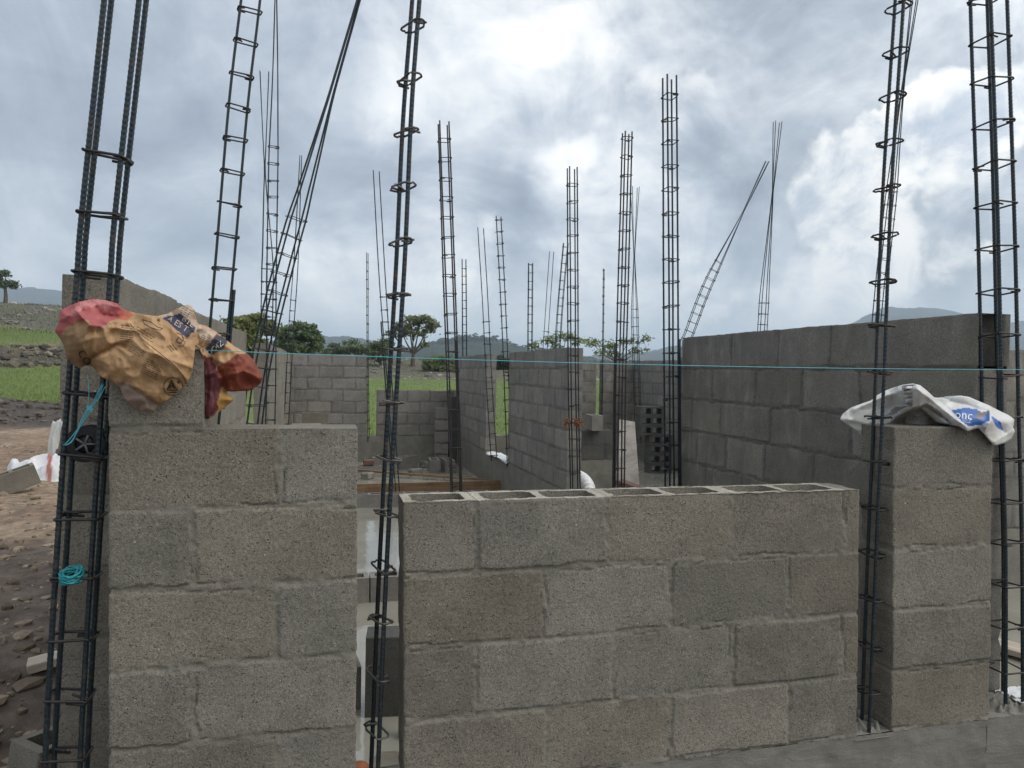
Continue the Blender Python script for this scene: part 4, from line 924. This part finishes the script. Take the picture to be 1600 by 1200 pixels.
def ground_col(x, y):
    d = np.hypot(x, y); az = np.arctan2(x, y)-RFW; a = sst(-.30, -.50, az); n = fbm(x*.25, y*.25, 0, 21, 4); n2 = fbm(x*1.1, y*1.1, 0, 22, 4); n3 = fbm(x*5, y*5, 0, 23, 3)
    dirt = np.array([.235, .165, .115]); dark = np.array([.078, .066, .057]); grass = np.array([.125, .17, .05]); olive = np.array([.10, .105, .05]); rock = np.array([.13, .118, .10]); light = np.array([.32, .24, .17])
    c = np.ones(x.shape+(3,))*dirt
    w = lambda m: m[..., None]
    c = c*(1-w(sst(-.1, .5, n2)))+light*w(sst(-.1, .5, n2)); 
    dk = sst(7.4, 5.2, d+1.4*n2); c = c*(1-w(dk*.8))+dark*1.35*w(dk*.8); c = c*(1-w(sst(.05, .45, n3)*.45))+dark*w(sst(.05, .45, n3)*.45)
    # left slope bands
    dl = d+3*n
    def band(c, d0, d1, col, k=1.0, e=1.2):
        m_ = sst(d0-e, d0+e, dl)*sst(d1+e, d1-e, dl)*a*k; return c*(1-w(m_))+np.asarray(col)*w(m_)
    c = band(c, 17.5, 27, dark); c = band(c, 27.5, 44.5, grass); c = band(c, 44.5, 48, dark*1.1, 1, .5); c = band(c, 48.5, 57, grass*.85); c = band(c, 57, 400, rock*.9)
    rk = sst(57, 60, dl)*sst(-.25, .25, n2)*a; c = c*(1-w(rk*.75))+np.array([.10, .12, .055])*w(rk*.75)
    m2 = (1-a); g2 = sst(11, 13, d); c2 = np.ones(x.shape+(3,))*grass
    c2 = c2*(1-w(sst(.0, .4, n2)*.35))+olive*1.3*w(sst(.0, .4, n2)*.35)
    rk2 = sst(46, 50, d+4*n+5*n2); c2 = c2*(1-w(rk2))+(np.array([.135, .122, .095])*(1-w(sst(-.2, .3, n3)*.5))+olive*w(sst(-.2, .3, n3)*.5))*w(rk2)
    far = sst(75, 120, d); c2 = c2*(1-w(far))+np.array([.06, .085, .035])*w(far)
    mm = m2*g2; c = c*(1-w(mm))+c2*w(mm)
    c = c*(1+.22*w(n3))*(1+.10*w(n)); far = sst(120, 180, d)*a; c = c*(1-w(far))+np.array([.06, .085, .035])*w(far)
    return np.clip(c, .01, 1)
az_f = np.concatenate([np.arange(-.72, .80, .0052), np.arange(.80, 2*math.pi-.72, .05)])
rr = [.5]
while rr[-1] < 5200: rr.append(rr[-1]*1.026+.01)
rr = np.array(rr); A, Rr = np.meshgrid(az_f+RFW, rr); X = Rr*np.sin(A); Y = Rr*np.cos(A); GZ = terrain_z(X, Y); Cc = ground_col(X, Y)
nA, nR = len(az_f), len(rr); vs = np.stack([X, Y, GZ], -1).reshape(-1, 3); mb = MB(); c0 = len(vs)
fs = [(i*nA+j, (i+1)*nA+j, (i+1)*nA+(j+1) % nA, i*nA+(j+1) % nA) for i in range(nR-1) for j in range(nA)]
fs += [(j, (j+1) % nA, c0) for j in range(nA)]
mb.add(vs.tolist()+[(0, 0, 0)], fs, [tuple(c) for c in Cc.reshape(-1, 3)]+[(.2, .15, .1)])
tag(mb.build('ground', M_GROUND, origin=(0, 0, 0)), kind='structure')
_lr = np.log(rr)
def gz(x, y):                       # height of the ground sheet, looked up on its own grid
    d = math.hypot(x, y); a = (math.atan2(x, y)-RFW+.72) % (2*math.pi)-.72
    i = min(max(int(np.searchsorted(rr, d))-1, 0), len(rr)-2); j = min(max(int(np.searchsorted(az_f, a))-1, 0), len(az_f)-2)
    t = (d-rr[i])/(rr[i+1]-rr[i]); u = (a-az_f[j])/(az_f[j+1]-az_f[j])
    return float((GZ[i, j]*(1-u)+GZ[i, j+1]*u)*(1-t)+(GZ[i+1, j]*(1-u)+GZ[i+1, j+1]*u)*t)
# stones
def stones(name, n, fn, smin, smax, c1, c2, seed):
    R = random.Random(seed); mb = MB()
    ico = [(0, 0, 1), (.89, 0, .45), (.28, .85, .45), (-.72, .53, .45), (-.72, -.53, .45), (.28, -.85, .45), (.72, .53, -.45), (-.28, .85, -.45), (-.89, 0, -.45), (-.28, -.85, -.45), (.72, -.53, -.45), (0, 0, -1)]
    fi = [(0, 1, 2), (0, 2, 3), (0, 3, 4), (0, 4, 5), (0, 5, 1), (1, 6, 2), (2, 7, 3), (3, 8, 4), (4, 9, 5), (5, 10, 1), (6, 7, 2), (7, 8, 3), (8, 9, 4), (9, 10, 5), (10, 6, 1), (11, 7, 6), (11, 8, 7), (11, 9, 8), (11, 10, 9), (11, 6, 10)]
    for i in range(n):
        x, y = fn(R); s_ = smin*(smax/smin)**(R.random()**2.2); z = gz(x, y); ca, sa = math.cos(R.uniform(0, 6)), math.sin(R.uniform(0, 6)); t = R.random(); kk = R.uniform(.75, 1.25); col = tuple((a_+(b_-a_)*t)*kk for a_, b_ in zip(c1, c2))
        sx, sy, sz = s_*R.uniform(.8, 1.5), s_*R.uniform(.7, 1.1), s_*R.uniform(.4, .8); vs = []
        for (a_, b_, c_) in ico:
            k = R.uniform(.75, 1.2); a2, b2 = a_*sx*k, b_*sy*k; vs.append((x+a2*ca-b2*sa, y+a2*sa+b2*ca, z+c_*sz*k+sz*.25))
        mb.add(vs, fi, col)
    return tag(mb.build(name, M_STONE, smooth=False, origin=(0, 0, 0)), kind='stuff')
def near_dirt(R): 
    d = 2.6*(14/2.6)**R.random(); u = R.uniform(-.75, -.40); p = CF*1+CR*u; return p[0]*d/np.hypot(p[0], p[1]), p[1]*d/np.hypot(p[0], p[1])
def nd(R):
    for _ in range(50):
        x, y = near_dirt(R)
        if x < -.85: return x, y
    return -2, 3
stones('dirt_clods', 1500, nd, .006, .05, (.12, .09, .065), (.34, .27, .2), 3)
def slopeL(R): d = R.uniform(56, 90); return hd(R.uniform(-80, 200), d)
stones('hillside_stones', 240, slopeL, .06, .40, (.11, .10, .085), (.27, .25, .22), 4)
def slopeM(R): d = R.uniform(47, 72); return hd(R.uniform(420, 1010), d)
stones('slope_stones', 700, slopeM, .05, .30, (.10, .095, .08), (.30, .28, .25), 5)
def berm(R): d = R.uniform(18.5, 26); return hd(R.uniform(-60, 130), d)
stones('berm_stones', 260, berm, .03, .17, (.05, .042, .035), (.15, .12, .10), 6)
def bank(R): d = R.uniform(44.5, 47.5); return hd(R.uniform(-80, 130), d)
stones('bank_stones', 240, bank, .08, .38, (.06, .05, .042), (.2, .17, .13), 8)
# grass blades
def grass(name, n, fn, h0, h1, seed, cols=((.17, .23, .07), (.28, .32, .12))):
    R = random.Random(seed); mb = MB(); vs = []; fs = []; cs = []
    for i in range(n):
        x, y = fn(R); z = gz(x, y)-.02; h = R.uniform(h0, h1); a_ = R.uniform(0, 6.28); w = h*.14; lx, ly = R.uniform(-.4, .4)*h, R.uniform(-.4, .4)*h; b = len(vs)
        t = R.random(); c = tuple(p+(q-p)*t for p, q in zip(*cols)); ca, sa = math.cos(a_)*w, math.sin(a_)*w
        vs += [(x-ca, y-sa, z), (x+ca, y+sa, z), (x+lx, y+ly, z+h)]; fs.append((b, b+1, b+2)); cs += [c]*3
    mb.add(vs, fs, cs); return tag(mb.build(name, M_LEAF, smooth=False, origin=(0, 0, 0)), kind='stuff')
grass('grass', 9000, lambda R: hd(R.uniform(-60, 130), 27.5*(57/27.5)**R.random()), .05, .17, 1)
grass('meadow_grass', 12000, lambda R: hd(R.uniform(540, 960), 14*(52/14)**R.random()), .04, .15, 2)
grass('slope_scrub', 5000, lambda R: hd(R.choice((R.uniform(-60, 140), R.uniform(420, 1000))), R.uniform(54, 80)), .08, .22, 3, ((.07, .085, .035), (.16, .15, .08)))

# ------------------------------------------------------------------ trees and bushes
def tree(name, label, px, ybase, d, crowns, trunk, nleaf, leaf, cols, seed, group='trees and bushes beyond the site', forks=None, cat='tree', spread=1.0):
    R = random.Random(seed); rg = np.random.default_rng(seed); s = d/F_PX
    bx, by = hd(px, d); bz = gz(bx, by)-.08; root = empty(name, (bx, by, bz)); tag(root, label, cat, group)
    rx, ry = math.cos(math.atan2(bx, by)), -math.sin(math.atan2(bx, by))      # screen-right on the ground
    fx, fy = ry*-1, rx
    def W(qx, qy, dep): # pixel offset to world around the tree
        p = onD(qx, qy, d*1.0); k = np.array(p); r2 = math.hypot(k[0], k[1]); k[0] *= math.hypot(bx, by)/r2*1.0; k[1] *= math.hypot(bx, by)/r2*1.0
        return k+np.array([fx*dep, fy*dep, 0])
    cl = []
    for (cx, cy, ex, ey, dens) in crowns:
        n = max(3, int(dens*1.7))
        for i in range(n):
            while True:
                a_, b_, c_ = R.uniform(-1, 1), R.uniform(-1, 1), R.uniform(-1, 1); q = a_*a_+b_*b_+c_*c_
                if .18 < q < 1: break
            cl.append((W(cx+a_*ex, cy+b_*ey, c_*ex*s*.9), R.uniform(.6, 1.3)*min(ex, ey)*s*.62*spread))
    mb = MB(); tx, ty, tr = trunk; top = W(tx, ty, 0); b0 = np.array([bx, by, bz])
    mid = (b0+top)/2+np.array([R.uniform(-.05, .05)*tr*9, 0, 0]); Cn = catmull([b0, mid, top], 6); mb.tube(Cn, tr, 7, rs=list(np.linspace(tr*1.35, tr*.8, len(Cn)))); mb.build('trunk', M_BARK, parent=root)
    mb = MB(); tg = [W(cx, cy, R.uniform(-.4, .4)*ex*s) for (cx, cy, ex, ey, _) in crowns] if forks is None else [W(*f) for f in forks]
    for k, t in enumerate(tg):
        m_ = top*.5+t*.5+np.array([0, 0, -.08*np.linalg.norm(t-top)]); C = catmull([top, m_, t], 5); mb.tube(C, tr*.5, 5, rs=list(np.linspace(tr*.55, tr*.18, len(C))))
        near = sorted(cl, key=lambda c: np.linalg.norm(c[0]-t))[:9]
        for c, _ in near: C2 = catmull([t*.6+m_*.4, (t+c)/2+np.array([0, 0, .02]), c], 3); mb.tube(C2, tr*.12, 4, rs=list(np.linspace(tr*.2, tr*.06, len(C2))))
    mb.build('limbs', M_BARK, parent=root)
    per = max(4, nleaf//len(cl)); vs = []; fs = []; cs = []
    for c, r in cl:
        base_t = R.random(); o = rg.normal(0, .5, (per, 3))*r; o[:, 2] *= .6; nrm = rg.normal(0, 1, (per, 3)); nrm[:, 2] += .8; nrm /= np.linalg.norm(nrm, axis=1)[:, None]
        t1 = np.cross(nrm, rg.normal(0, 1, (per, 3))); t1 /= np.linalg.norm(t1, axis=1)[:, None]; t2 = np.cross(nrm, t1); sz = leaf*rg.uniform(.5, 1.2, per)[:, None]
        p = c+o; q = np.stack([p-t1*sz, p+t2*sz*.5, p+t1*sz, p-t2*sz*.5], 1).reshape(-1, 3); b = len(vs); vs += q.tolist(); fs += [(b+4*i, b+4*i+1, b+4*i+2, b+4*i+3) for i in range(per)]
        for i in range(per):
            t = min(1, max(0, base_t*.7+R.uniform(-.1, .4))); cs += [tuple(u+(v-u)*t for u, v in zip(*cols))]*4
    mb = MB(); mb.add(vs, fs, cs); mb.build('crown', M_LEAF, parent=root, smooth=False); return root
G1 = ((.09, .13, .065), (.22, .27, .14)); G2 = ((.11, .145, .075), (.23, .265, .14)); G3 = ((.16, .18, .065), (.34, .35, .15)); G4 = ((.14, .18, .075), (.28, .32, .14))
tree('tree', 'small dark tree on the skyline of the left hillside', 8, 478, 80, [(-8, 458, 12, 8, 10), (8, 452, 8, 5, 9), (20, 466, 9, 5, 10), (4, 466, 7, 5, 6)], (8, 470, .14), 1500, .15, G1, 1)
tree('tree', 'olive green tree rising behind the pale left wall', 392, 600, 36, [(372, 512, 22, 12, 16), (395, 507, 24, 11, 20), (415, 516, 18, 12, 14), (385, 535, 32, 16, 22), (360, 530, 20, 16, 12)], (392, 548, .16), 5200, .13, G3, 2)
tree('tree', 'large dark spreading tree above the far left corner', 468, 600, 44, [(455, 525, 22, 13, 18), (475, 518, 22, 12, 20), (490, 534, 16, 12, 16), (440, 540, 20, 14, 14), (468, 545, 34, 14, 24)], (466, 556, .22), 6500, .14, G1, 3)
tree('bush', 'wide low olive bush between the large tree and the thin slit', 540, 578, 60, [(525, 548, 18, 9, 16), (548, 545, 22, 10, 20), (566, 552, 16, 8, 12), (510, 556, 14, 8, 10)], (540, 566, .12), 4200, .15, G2, 4, cat='bush')
tree('bush', 'grey green bush just left of the umbrella shaped tree', 596, 582, 58, [(585, 545, 14, 9, 14), (600, 540, 16, 9, 14), (592, 556, 18, 10, 16)], (595, 568, .12), 3000, .14, G2, 5, cat='bush')
tree('umbrella_tree', 'umbrella shaped tree with forked bare limbs standing on the far slope', 645, 580, 60, [(612, 520, 8, 5, 6), (628, 512, 13, 6, 13), (645, 503, 17, 7, 16), (662, 502, 16, 7, 15), (676, 509, 10, 6, 9), (640, 520, 20, 7, 14), (660, 518, 16, 7, 11), (664, 540, 6, 4, 3)], (646, 553, .17), 3400, .14, ((.12, .14, .07), (.27, .30, .15)), 6, forks=[(628, 520, .4), (640, 512, -.4), (655, 510, .3), (668, 512, -.3), (615, 525, .2), (645, 530, 0), (666, 535, .2)], spread=1.5)
tree('bush', 'rounded green bush right of the umbrella shaped tree', 684, 584, 56, [(676, 566, 16, 7, 14), (690, 563, 18, 8, 16), (706, 570, 14, 6, 10), (684, 574, 26, 6, 14)], (684, 578, .1), 3600, .13, G4, 7, cat='bush')
tree('bush', 'distant green bush seen through the gap between the inner walls', 790, 590, 58, [(785, 566, 14, 10, 14), (770, 572, 14, 9, 12), (800, 572, 12, 9, 10), (742, 572, 16, 9, 10)], (788, 578, .1), 3000, .14, ((.045, .075, .03), (.10, .14, .06)), 8, cat='bush')
tree('tree', 'thin twiggy tree showing over the top of the middle inner wall', 876, 640, 30, [(836, 540, 10, 5, 6), (860, 532, 16, 7, 10), (885, 526, 14, 6, 9), (904, 534, 12, 6, 7), (870, 545, 26, 6, 8)], (876, 560, .05), 1000, .07, G4, 9, spread=1.9)
tree('tree', 'thin twiggy tree over the far room, right of the rust knotted cage', 962, 640, 32, [(925, 536, 14, 6, 8), (950, 540, 18, 6, 9), (982, 534, 14, 6, 6), (1005, 530, 10, 5, 4), (1000, 548, 16, 5, 6), (950, 552, 28, 5, 12)], (962, 565, .05), 1100, .075, G4, 10, spread=1.9)

# ------------------------------------------------------------------ hills
M_HILL = attrmat('wooded_hillside', .95, .02, .35, .6, .1, 6)
def hill(prof, d, seed, rough, col, front=.45, back=.4, nx=220, nr=46, texs=1.0, trees=0):
    px = np.array([p[0] for p in prof], float); py = np.array([p[1] for p in prof], float); xs = np.linspace(px[0], px[-1], nx); ys = np.interp(xs, px, py)
    ys = np.convolve(np.pad(ys, 4, 'edge'), np.ones(9)/9, 'valid')
    mb = MB(); vs = []; cs = []; t = np.linspace(-1, 1, nr)
    for i, (x, y) in enumerate(zip(xs, ys)):
        p = onD(x, y, d); r0 = math.hypot(p[0], p[1]); ux, uy = p[0]/r0, p[1]/r0; H = p[2]
        for q in t:
            r = r0*(1+(front if q < 0 else back)*q); sh = (1-abs(q)**1.25) if q < 0 else math.cos(q*math.pi/2); vs.append([ux*r, uy*r, -8+(H+8)*sh, q])
    V = np.array(vs); k = 1/(d*.06); nz = fbm(V[:, 0]*k, V[:, 1]*k, 0, seed, 5); nz2 = fbm(V[:, 0]*k*6, V[:, 1]*k*6, 0, seed+3, 4)
    w = np.clip(1-np.abs(V[:, 3]), 0, 1)**.6*np.where(np.abs(V[:, 3]) < .03, .25, 1); V[:, 2] += rough*d*(nz*.02*w+nz2*.004*w)
    cl = np.asarray(col)[None]*(1+.35*nz2+.3*nz)[:, None]; mb.add(V[:, :3].tolist(), [(i*nr+j, (i+1)*nr+j, (i+1)*nr+j+1, i*nr+j+1) for i in range(nx-1) for j in range(nr-1)], [tuple(c) for c in np.clip(cl, .01, 1)])
    return tag(mb.build('hills', M_HILL, origin=(0, 0, 0)), kind='structure')
hill([(600, 575), (635, 560), (660, 546), (690, 538), (720, 533), (750, 531), (775, 534), (800, 543), (830, 551), (860, 557), (920, 566), (990, 575)], 700, 2, 1.0, (.028, .040, .028))
hill([(330, 560), (400, 540), (455, 528), (505, 527), (540, 528), (570, 533), (610, 541), (660, 552), (720, 566), (760, 575)], 1300, 5, .8, (.035, .045, .035))
hill([(-420, 500), (-200, 452), (-60, 444), (30, 449), (95, 455), (160, 466), (230, 488), (300, 520), (380, 556), (430, 575)], 1900, 7, .6, (.03, .036, .035))
hill([(820, 590), (880, 570), (950, 562), (1000, 555), (1040, 549), (1080, 545), (1150, 548), (1230, 556), (1300, 575)], 1700, 9, .7, (.03, .038, .034))
hill([(1120, 592), (1200, 560), (1270, 526), (1340, 503), (1365, 490), (1395, 484), (1412, 486), (1440, 478), (1465, 481), (1490, 486), (1520, 494), (1556, 505), (1600, 508), (1700, 500), (1900, 520), (2150, 590)], 1900, 11, .6, (.03, .038, .034))
# trees along the crest of the near hill
R = random.Random(9); mb = MB(); cpf = [(600, 575), (660, 546), (690, 538), (720, 533), (750, 531), (775, 534), (800, 543), (830, 551), (870, 558)]
for i in range(420):
    x = R.uniform(640, 865); y = np.interp(x, [p[0] for p in cpf], [p[1] for p in cpf])+abs(R.gauss(0, 1))*3-1.2; d = 700*R.uniform(.985, .998); s_ = R.uniform(.6, 2.2)*(1 if R.random() < .8 else 1.5)
    p = onD(x, y, d); hgt = s_*1.5
    for q in range(16):
        o = np.array([R.gauss(0, .45)*s_, R.gauss(0, .45)*s_, R.uniform(.2, 1.3)*hgt]); a_ = R.uniform(0, 3.14); w = s_*.35; c, sn = math.cos(a_)*w, math.sin(a_)*w; z = R.uniform(-.3, .3)*w; q0 = p+o
        mb.add([q0+np.array([-c, -sn, z]), q0+np.array([0, 0, w*.8]), q0+np.array([c, sn, -z]), q0-np.array([0, 0, w*.8])], [(0, 1, 2, 3)], tuple(np.array((.03, .045, .022))*R.uniform(.7, 1.6)))
tag(mb.build('hill_trees', M_LEAF, smooth=False, origin=(0, 0, 0)), kind='stuff')

# ------------------------------------------------------------------ things on the left ground
def ground_pt(px, py):
    lo, hi = 1.0, 60.0; r = ray(px, py)
    for _ in range(40):
        m_ = (lo+hi)/2; p = EYE+r*m_
        if p[2] > gz(p[0], p[1]): lo = m_
        else: hi = m_
    return EYE+r*lo
p = ground_pt(22, 772); loose('loose grey block tipped on the dirt beside the white bags', (p[0], p[1]+.1, gz(p[0], p[1])+.03), (.06, -.34, .42), M_BLOCK, group='')
p = ground_pt(104, 1232); loose('pale block half buried at the foot of the left ribbed cage', (p[0]-.02, p[1]+.14, gz(p[0], p[1])-.06), (.06, .1, .9), M_BLOCK, group='')
p = ground_pt(70, 1056); a = p+np.array([-.07, .02, .02]); plank('pale timber offcut lying on the dirt by the left cage', a, a+np.array([.2, .06, .03]), .1, .04, M_WOODP, name='timber_offcut', cat='timber')
p = ground_pt(72, 745)
def heap(name, label, cx, cy, rx, ry, h, seed, col, extra=None, tilt=0):
    g = 60; A, B = np.meshgrid(np.linspace(-1, 1, g), np.linspace(-1, 1, g)); e = 1-np.clip(np.sqrt(A**2+B**2)*(1+.3*vn(A*2+seed, B*2, 0, seed)), 0, 1)
    Zz = h*sst(0, .12, e)*(.35+.5*e+.8*(.5-np.abs(vn(A*1.9+seed, B*1.7, 0, seed)))+.10*(.5-np.abs(vn(A*5+seed, B*4, 0, seed+1)))); mb = MB(); c = np.array(col)*(1+.0*A[..., None]); c = c+np.zeros(A.shape+(3,))
    if extra: c = np.where((np.abs(A+.2*B-.1) < .055)[..., None], np.array(extra), c)
    vs = [(cx+A[i, j]*rx, cy+B[i, j]*ry, gz(cx, cy)-.02+Zz[i, j]) for i in range(g) for j in range(g)]
    mb.add(vs, [(i*g+j, i*g+j+1, (i+1)*g+j+1, (i+1)*g+j) for i in range(g-1) for j in range(g-1)], [tuple(q) for q in c.reshape(-1, 3)]); o = mb.build(name, M_SACK); tag(o, label, 'plastic bag'); return o
heap('plastic_bag', 'crumpled white plastic bag with a red stripe lying on the dirt', p[0], p[1], .42, .30, .26, 3, (.74, .74, .75), (.5, .2, .16))
p = ground_pt(92, 722); heap('plastic_bag', 'pale upright sack end behind the crumpled white bag', p[0]+.05, p[1]+.35, .26, .2, .62, 8, (.66, .65, .6))

# ------------------------------------------------------------------ haze, sun and sky
M = bpy.data.materials.new('haze'); M.use_nodes = True; nt = M.node_tree; nt.nodes.remove(nt.nodes['Principled BSDF'])
pv = nt.nodes.new('ShaderNodeVolumePrincipled'); pv.inputs['Density'].default_value = 4.2e-4; pv.inputs['Color'].default_value = (.74, .86, 1.0, 1); pv.inputs['Anisotropy'].default_value = .1
nt.links.new(pv.outputs[0], nt.nodes['Material Output'].inputs['Volume'])
mb = MB(); mb.box(-5600, 5600, -5600, 5600, -40, 232); hz = mb.build('haze', M, smooth=False); tag(hz, kind='stuff')

SUN_AZ, SUN_EL = rad(118), rad(46)     # azimuth from +Y towards +X
sl = bpy.data.lights.new('sun', 'SUN'); sl.energy = 1.5; sl.angle = rad(32); sl.color = (1, .965, .91); so = bpy.data.objects.new('sun', sl); COL.objects.link(so)
sd = Vector((math.sin(SUN_AZ)*math.cos(SUN_EL), math.cos(SUN_AZ)*math.cos(SUN_EL), math.sin(SUN_EL))); so.rotation_euler = sd.to_track_quat('Z', 'Y').to_euler(); so.location = sd*50
w = bpy.data.worlds.new('World'); S.world = w; w.use_nodes = True; nt = w.node_tree; bg = nt.nodes['Background']; k = N(nt)
sky = k.n('ShaderNodeTexSky', sky_type='NISHITA'); sky.sun_disc = False; sky.sun_elevation = SUN_EL; sky.sun_rotation = SUN_AZ; sky.dust_density = 3
gen = k.n('ShaderNodeTexCoord').outputs['Generated']; sp = k.n('ShaderNodeSeparateXYZ'); k.l(gen, sp.inputs[0])
azn = k.math('ARCTAN2', sp.outputs[0], sp.outputs[1]); eln = k.math('ARCSINE', sp.outputs[2])
cmb = k.n('ShaderNodeCombineXYZ'); k.l(azn, cmb.inputs[0]); k.l(eln, cmb.inputs[1]); AE = cmb.outputs[0]
def cen(c, s_): return k.vmath('SCALE', c, None) if False else None
def warp(vec, sc, amt, det=4):
    c = k.noise(gen, sc, det, .6, 'Color'); v = k.vmath('SUBTRACT', c, (.5, .5, .5)); m_ = k.vmath('MULTIPLY', v, (amt, amt, 0)); return k.vmath('ADD', vec, m_)
AEw = warp(warp(AE, 4.2, .15, 2), 11, .07, 3); AEw2 = warp(AE, 5, .18, 5)
def blob(vec, px, py, rx, ry, amp):
    r = ray(px, py); r = r/np.linalg.norm(r); a_, e_ = math.atan2(r[0], r[1]), math.asin(r[2]); sx, sy = 1130./rx, 1130./ry
    q = k.vmath('MULTIPLY_ADD', vec, (sx, sy, 0), (-a_*sx, -e_*sy, 0)); return k.mr(k.vmath('LENGTH', q), 0, 1.25, amp, 0, True)
def total(items, vec, start=0.0):
    t = start
    for it in items: t = k.math('ADD', blob(vec, *it), t)
    return t
# soft brightness of the cloud deck: bright where it is thin, grey where it is thick
soft = [(880, 210, 300, 230, .20), (760, 60, 230, 150, .12), (1040, 110, 200, 130, .14), (830, 300, 120, 90, -.36), (925, 150, 120, 70, -.32), (888, 228, 60, 60, .20), (1085, 185, 55, 50, .14), (640, 120, 100, 90, .08), (700, 170, 130, 160, -.04), (1230, 40, 200, 90, -.14), (1230, 280, 190, 130, -.24), (1120, 40, 90, 60, -.10), (840, 30, 120, 60, .10),
        (300, 230, 420, 230, -.13), (60, 60, 260, 200, -.05), (560, 330, 160, 140, -.08), (300, 480, 520, 110, .16), (800, 500, 620, 130, .14), (1200, 500, 420, 110, .10), (1520, 380, 170, 110, -.18), (1080, 210, 70, 90, -.14), (680, 430, 150, 90, .08), (980, 330, 160, 110, .10), (900, 250, 70, 110, .16), (1050, 330, 120, 60, -.08)]
base = total(soft, AEw, .50)
zc = k.math('ADD', k.math('MAXIMUM', sp.outputs[2], 0.0), .16); pl = k.vmath('SCALE', gen, None)
sc_n = nt.nodes.new('ShaderNodeVectorMath'); sc_n.operation = 'SCALE'; k.l(gen, sc_n.inputs[0]); k.l(k.math('DIVIDE', 1.0, zc), sc_n.inputs['Scale']); pl = sc_n.outputs[0]
f1 = k.noise(pl, 1.5, 5, .60, dist=.4); f2 = k.noise(gen, 5.2, 6, .60, dist=.9); f3 = k.noise(k.vmath('MULTIPLY', gen, (1, 1, 1.7)), 12.5, 5, .62, dist=.6)
sub = lambda v, a_: k.math('MULTIPLY', k.math('SUBTRACT', v, .5), a_)
det = k.math('ADD', k.math('ADD', sub(f1, .55), sub(f2, 1.05)), sub(f3, .42))
rightness = k.mr(azn, -.25, .30, .62, 1.05)
base = k.math('ADD', base, k.math('MULTIPLY', det, rightness)); base = k.math('ADD', k.math('MULTIPLY', k.math('SUBTRACT', base, .54), 1.18), .555)
def ramp(v, stops):
    x = k.n('ShaderNodeValToRGB'); k.l(v, x.inputs[0]); e = x.color_ramp.elements
    while len(e) < len(stops): e.new(.5)
    for q, (p_, c_) in zip(e, stops): q.position = p_; q.color = (*c_, 1)
    return x.outputs[0]
col = ramp(base, [(.12, (.185, .218, .275)), (.36, (.275, .315, .372)), (.52, (.37, .408, .462)), (.68, (.48, .512, .552)), (.86, (.62, .64, .655)), (1.0, (.75, .755, .745))])
# billowing cumulus on the right, bright on its sunward rim
cum = [(1510, 200, 150, 90, .50), (1340, 300, 170, 130, .32), (1470, 320, 230, 140, .34), (1200, 480, 230, 70, .30), (1340, 440, 160, 90, .34), (1560, 150, 130, 80, .4), (1060, 480, 120, 60, .2), (1170, 330, 120, 100, .16), (1560, 440, 160, 90, .24)]
bn = k.noise(gen, 8, 6, .60); vb = k.vor(k.vmath('ADD', gen, k.vmath('SCALE', AEw2, None)) if False else AEw2, 14)
q = total(cum, AEw2, -.02); bil = k.math('ADD', sub(bn, .75), k.math('MULTIPLY', k.math('SUBTRACT', .45, vb), .34)); q = k.math('ADD', q, bil); cm = k.mr(q, .30, .46, 0, 1, True)
rim = k.mr(q, .36, .95, .85, 0); sh = k.mr(k.math('ADD', k.noise(gen, 11, 6, .62, dist=.5), k.math('MULTIPLY', rim, .22)), .36, .74, 0, 1, True)
ccol2 = ramp(sh, [(0, (.27, .325, .415)), (.35, (.40, .44, .50)), (.68, (.55, .575, .60)), (1, (.74, .74, .73))])
col = k.mix(k.math('MULTIPLY', cm, .85), col, ccol2)
# looser billows in the middle of the sky
q2 = k.math('ADD', total([(900, 235, 120, 70, .34), (770, 330, 90, 60, .26), (1010, 150, 120, 60, .30), (760, 90, 110, 80, .28), (640, 240, 90, 90, .18), (980, 400, 120, 50, .24), (1120, 250, 90, 60, .22), (560, 420, 120, 60, .2)], AEw2, -.04), bil)
m2 = k.mr(q2, .22, .44, 0, 1, True); c2 = ramp(k.math('ADD', sh, k.mr(q2, .24, .6, .28, -.22)), [(0, (.30, .345, .41)), (.4, (.46, .495, .54)), (.8, (.66, .675, .685)), (1, (.76, .76, .75))])
col = k.mix(k.math('MULTIPLY', m2, .62), col, c2)
hzn = k.mr(eln, .0, .17, 1, 0, True); col = k.mix(k.math('MULTIPLY', hzn, .40), col, (.55, .585, .605))
# unseen sky behind the viewer and to the right, brightened to light the walls
dn = k.vmath('DOT_PRODUCT', gen, (math.sin(rad(125))*.8, math.cos(rad(125))*.8, .6)); br = k.mr(dn, .1, .9, 1.74, 3.3, True)
col = k.mix(k.mr(dn, .0, .7, 0, 1), col, k.mix(1.0, col, (1.06, 1.0, .91), 'MULTIPLY')); mul = nt.nodes.new('ShaderNodeVectorMath'); mul.operation = 'SCALE'; k.l(col, mul.inputs[0]); k.l(k.math('MULTIPLY', br, 10.0), mul.inputs['Scale'])
fin = k.mix(.06, mul.outputs[0], sky.outputs[0]); k.l(fin, bg.inputs['Color']); bg.inputs['Strength'].default_value = .1
S.view_settings.view_transform = 'Standard'; S.view_settings.look = 'None'; S.view_settings.exposure = 0.0; S.view_settings.gamma = 1.0
w.cycles.sampling_method = 'MANUAL'; w.cycles.sample_map_resolution = 512
S.cycles.max_bounces = 6; S.cycles.diffuse_bounces = 3; S.cycles.volume_bounces = 1; S.cycles.use_denoising = True
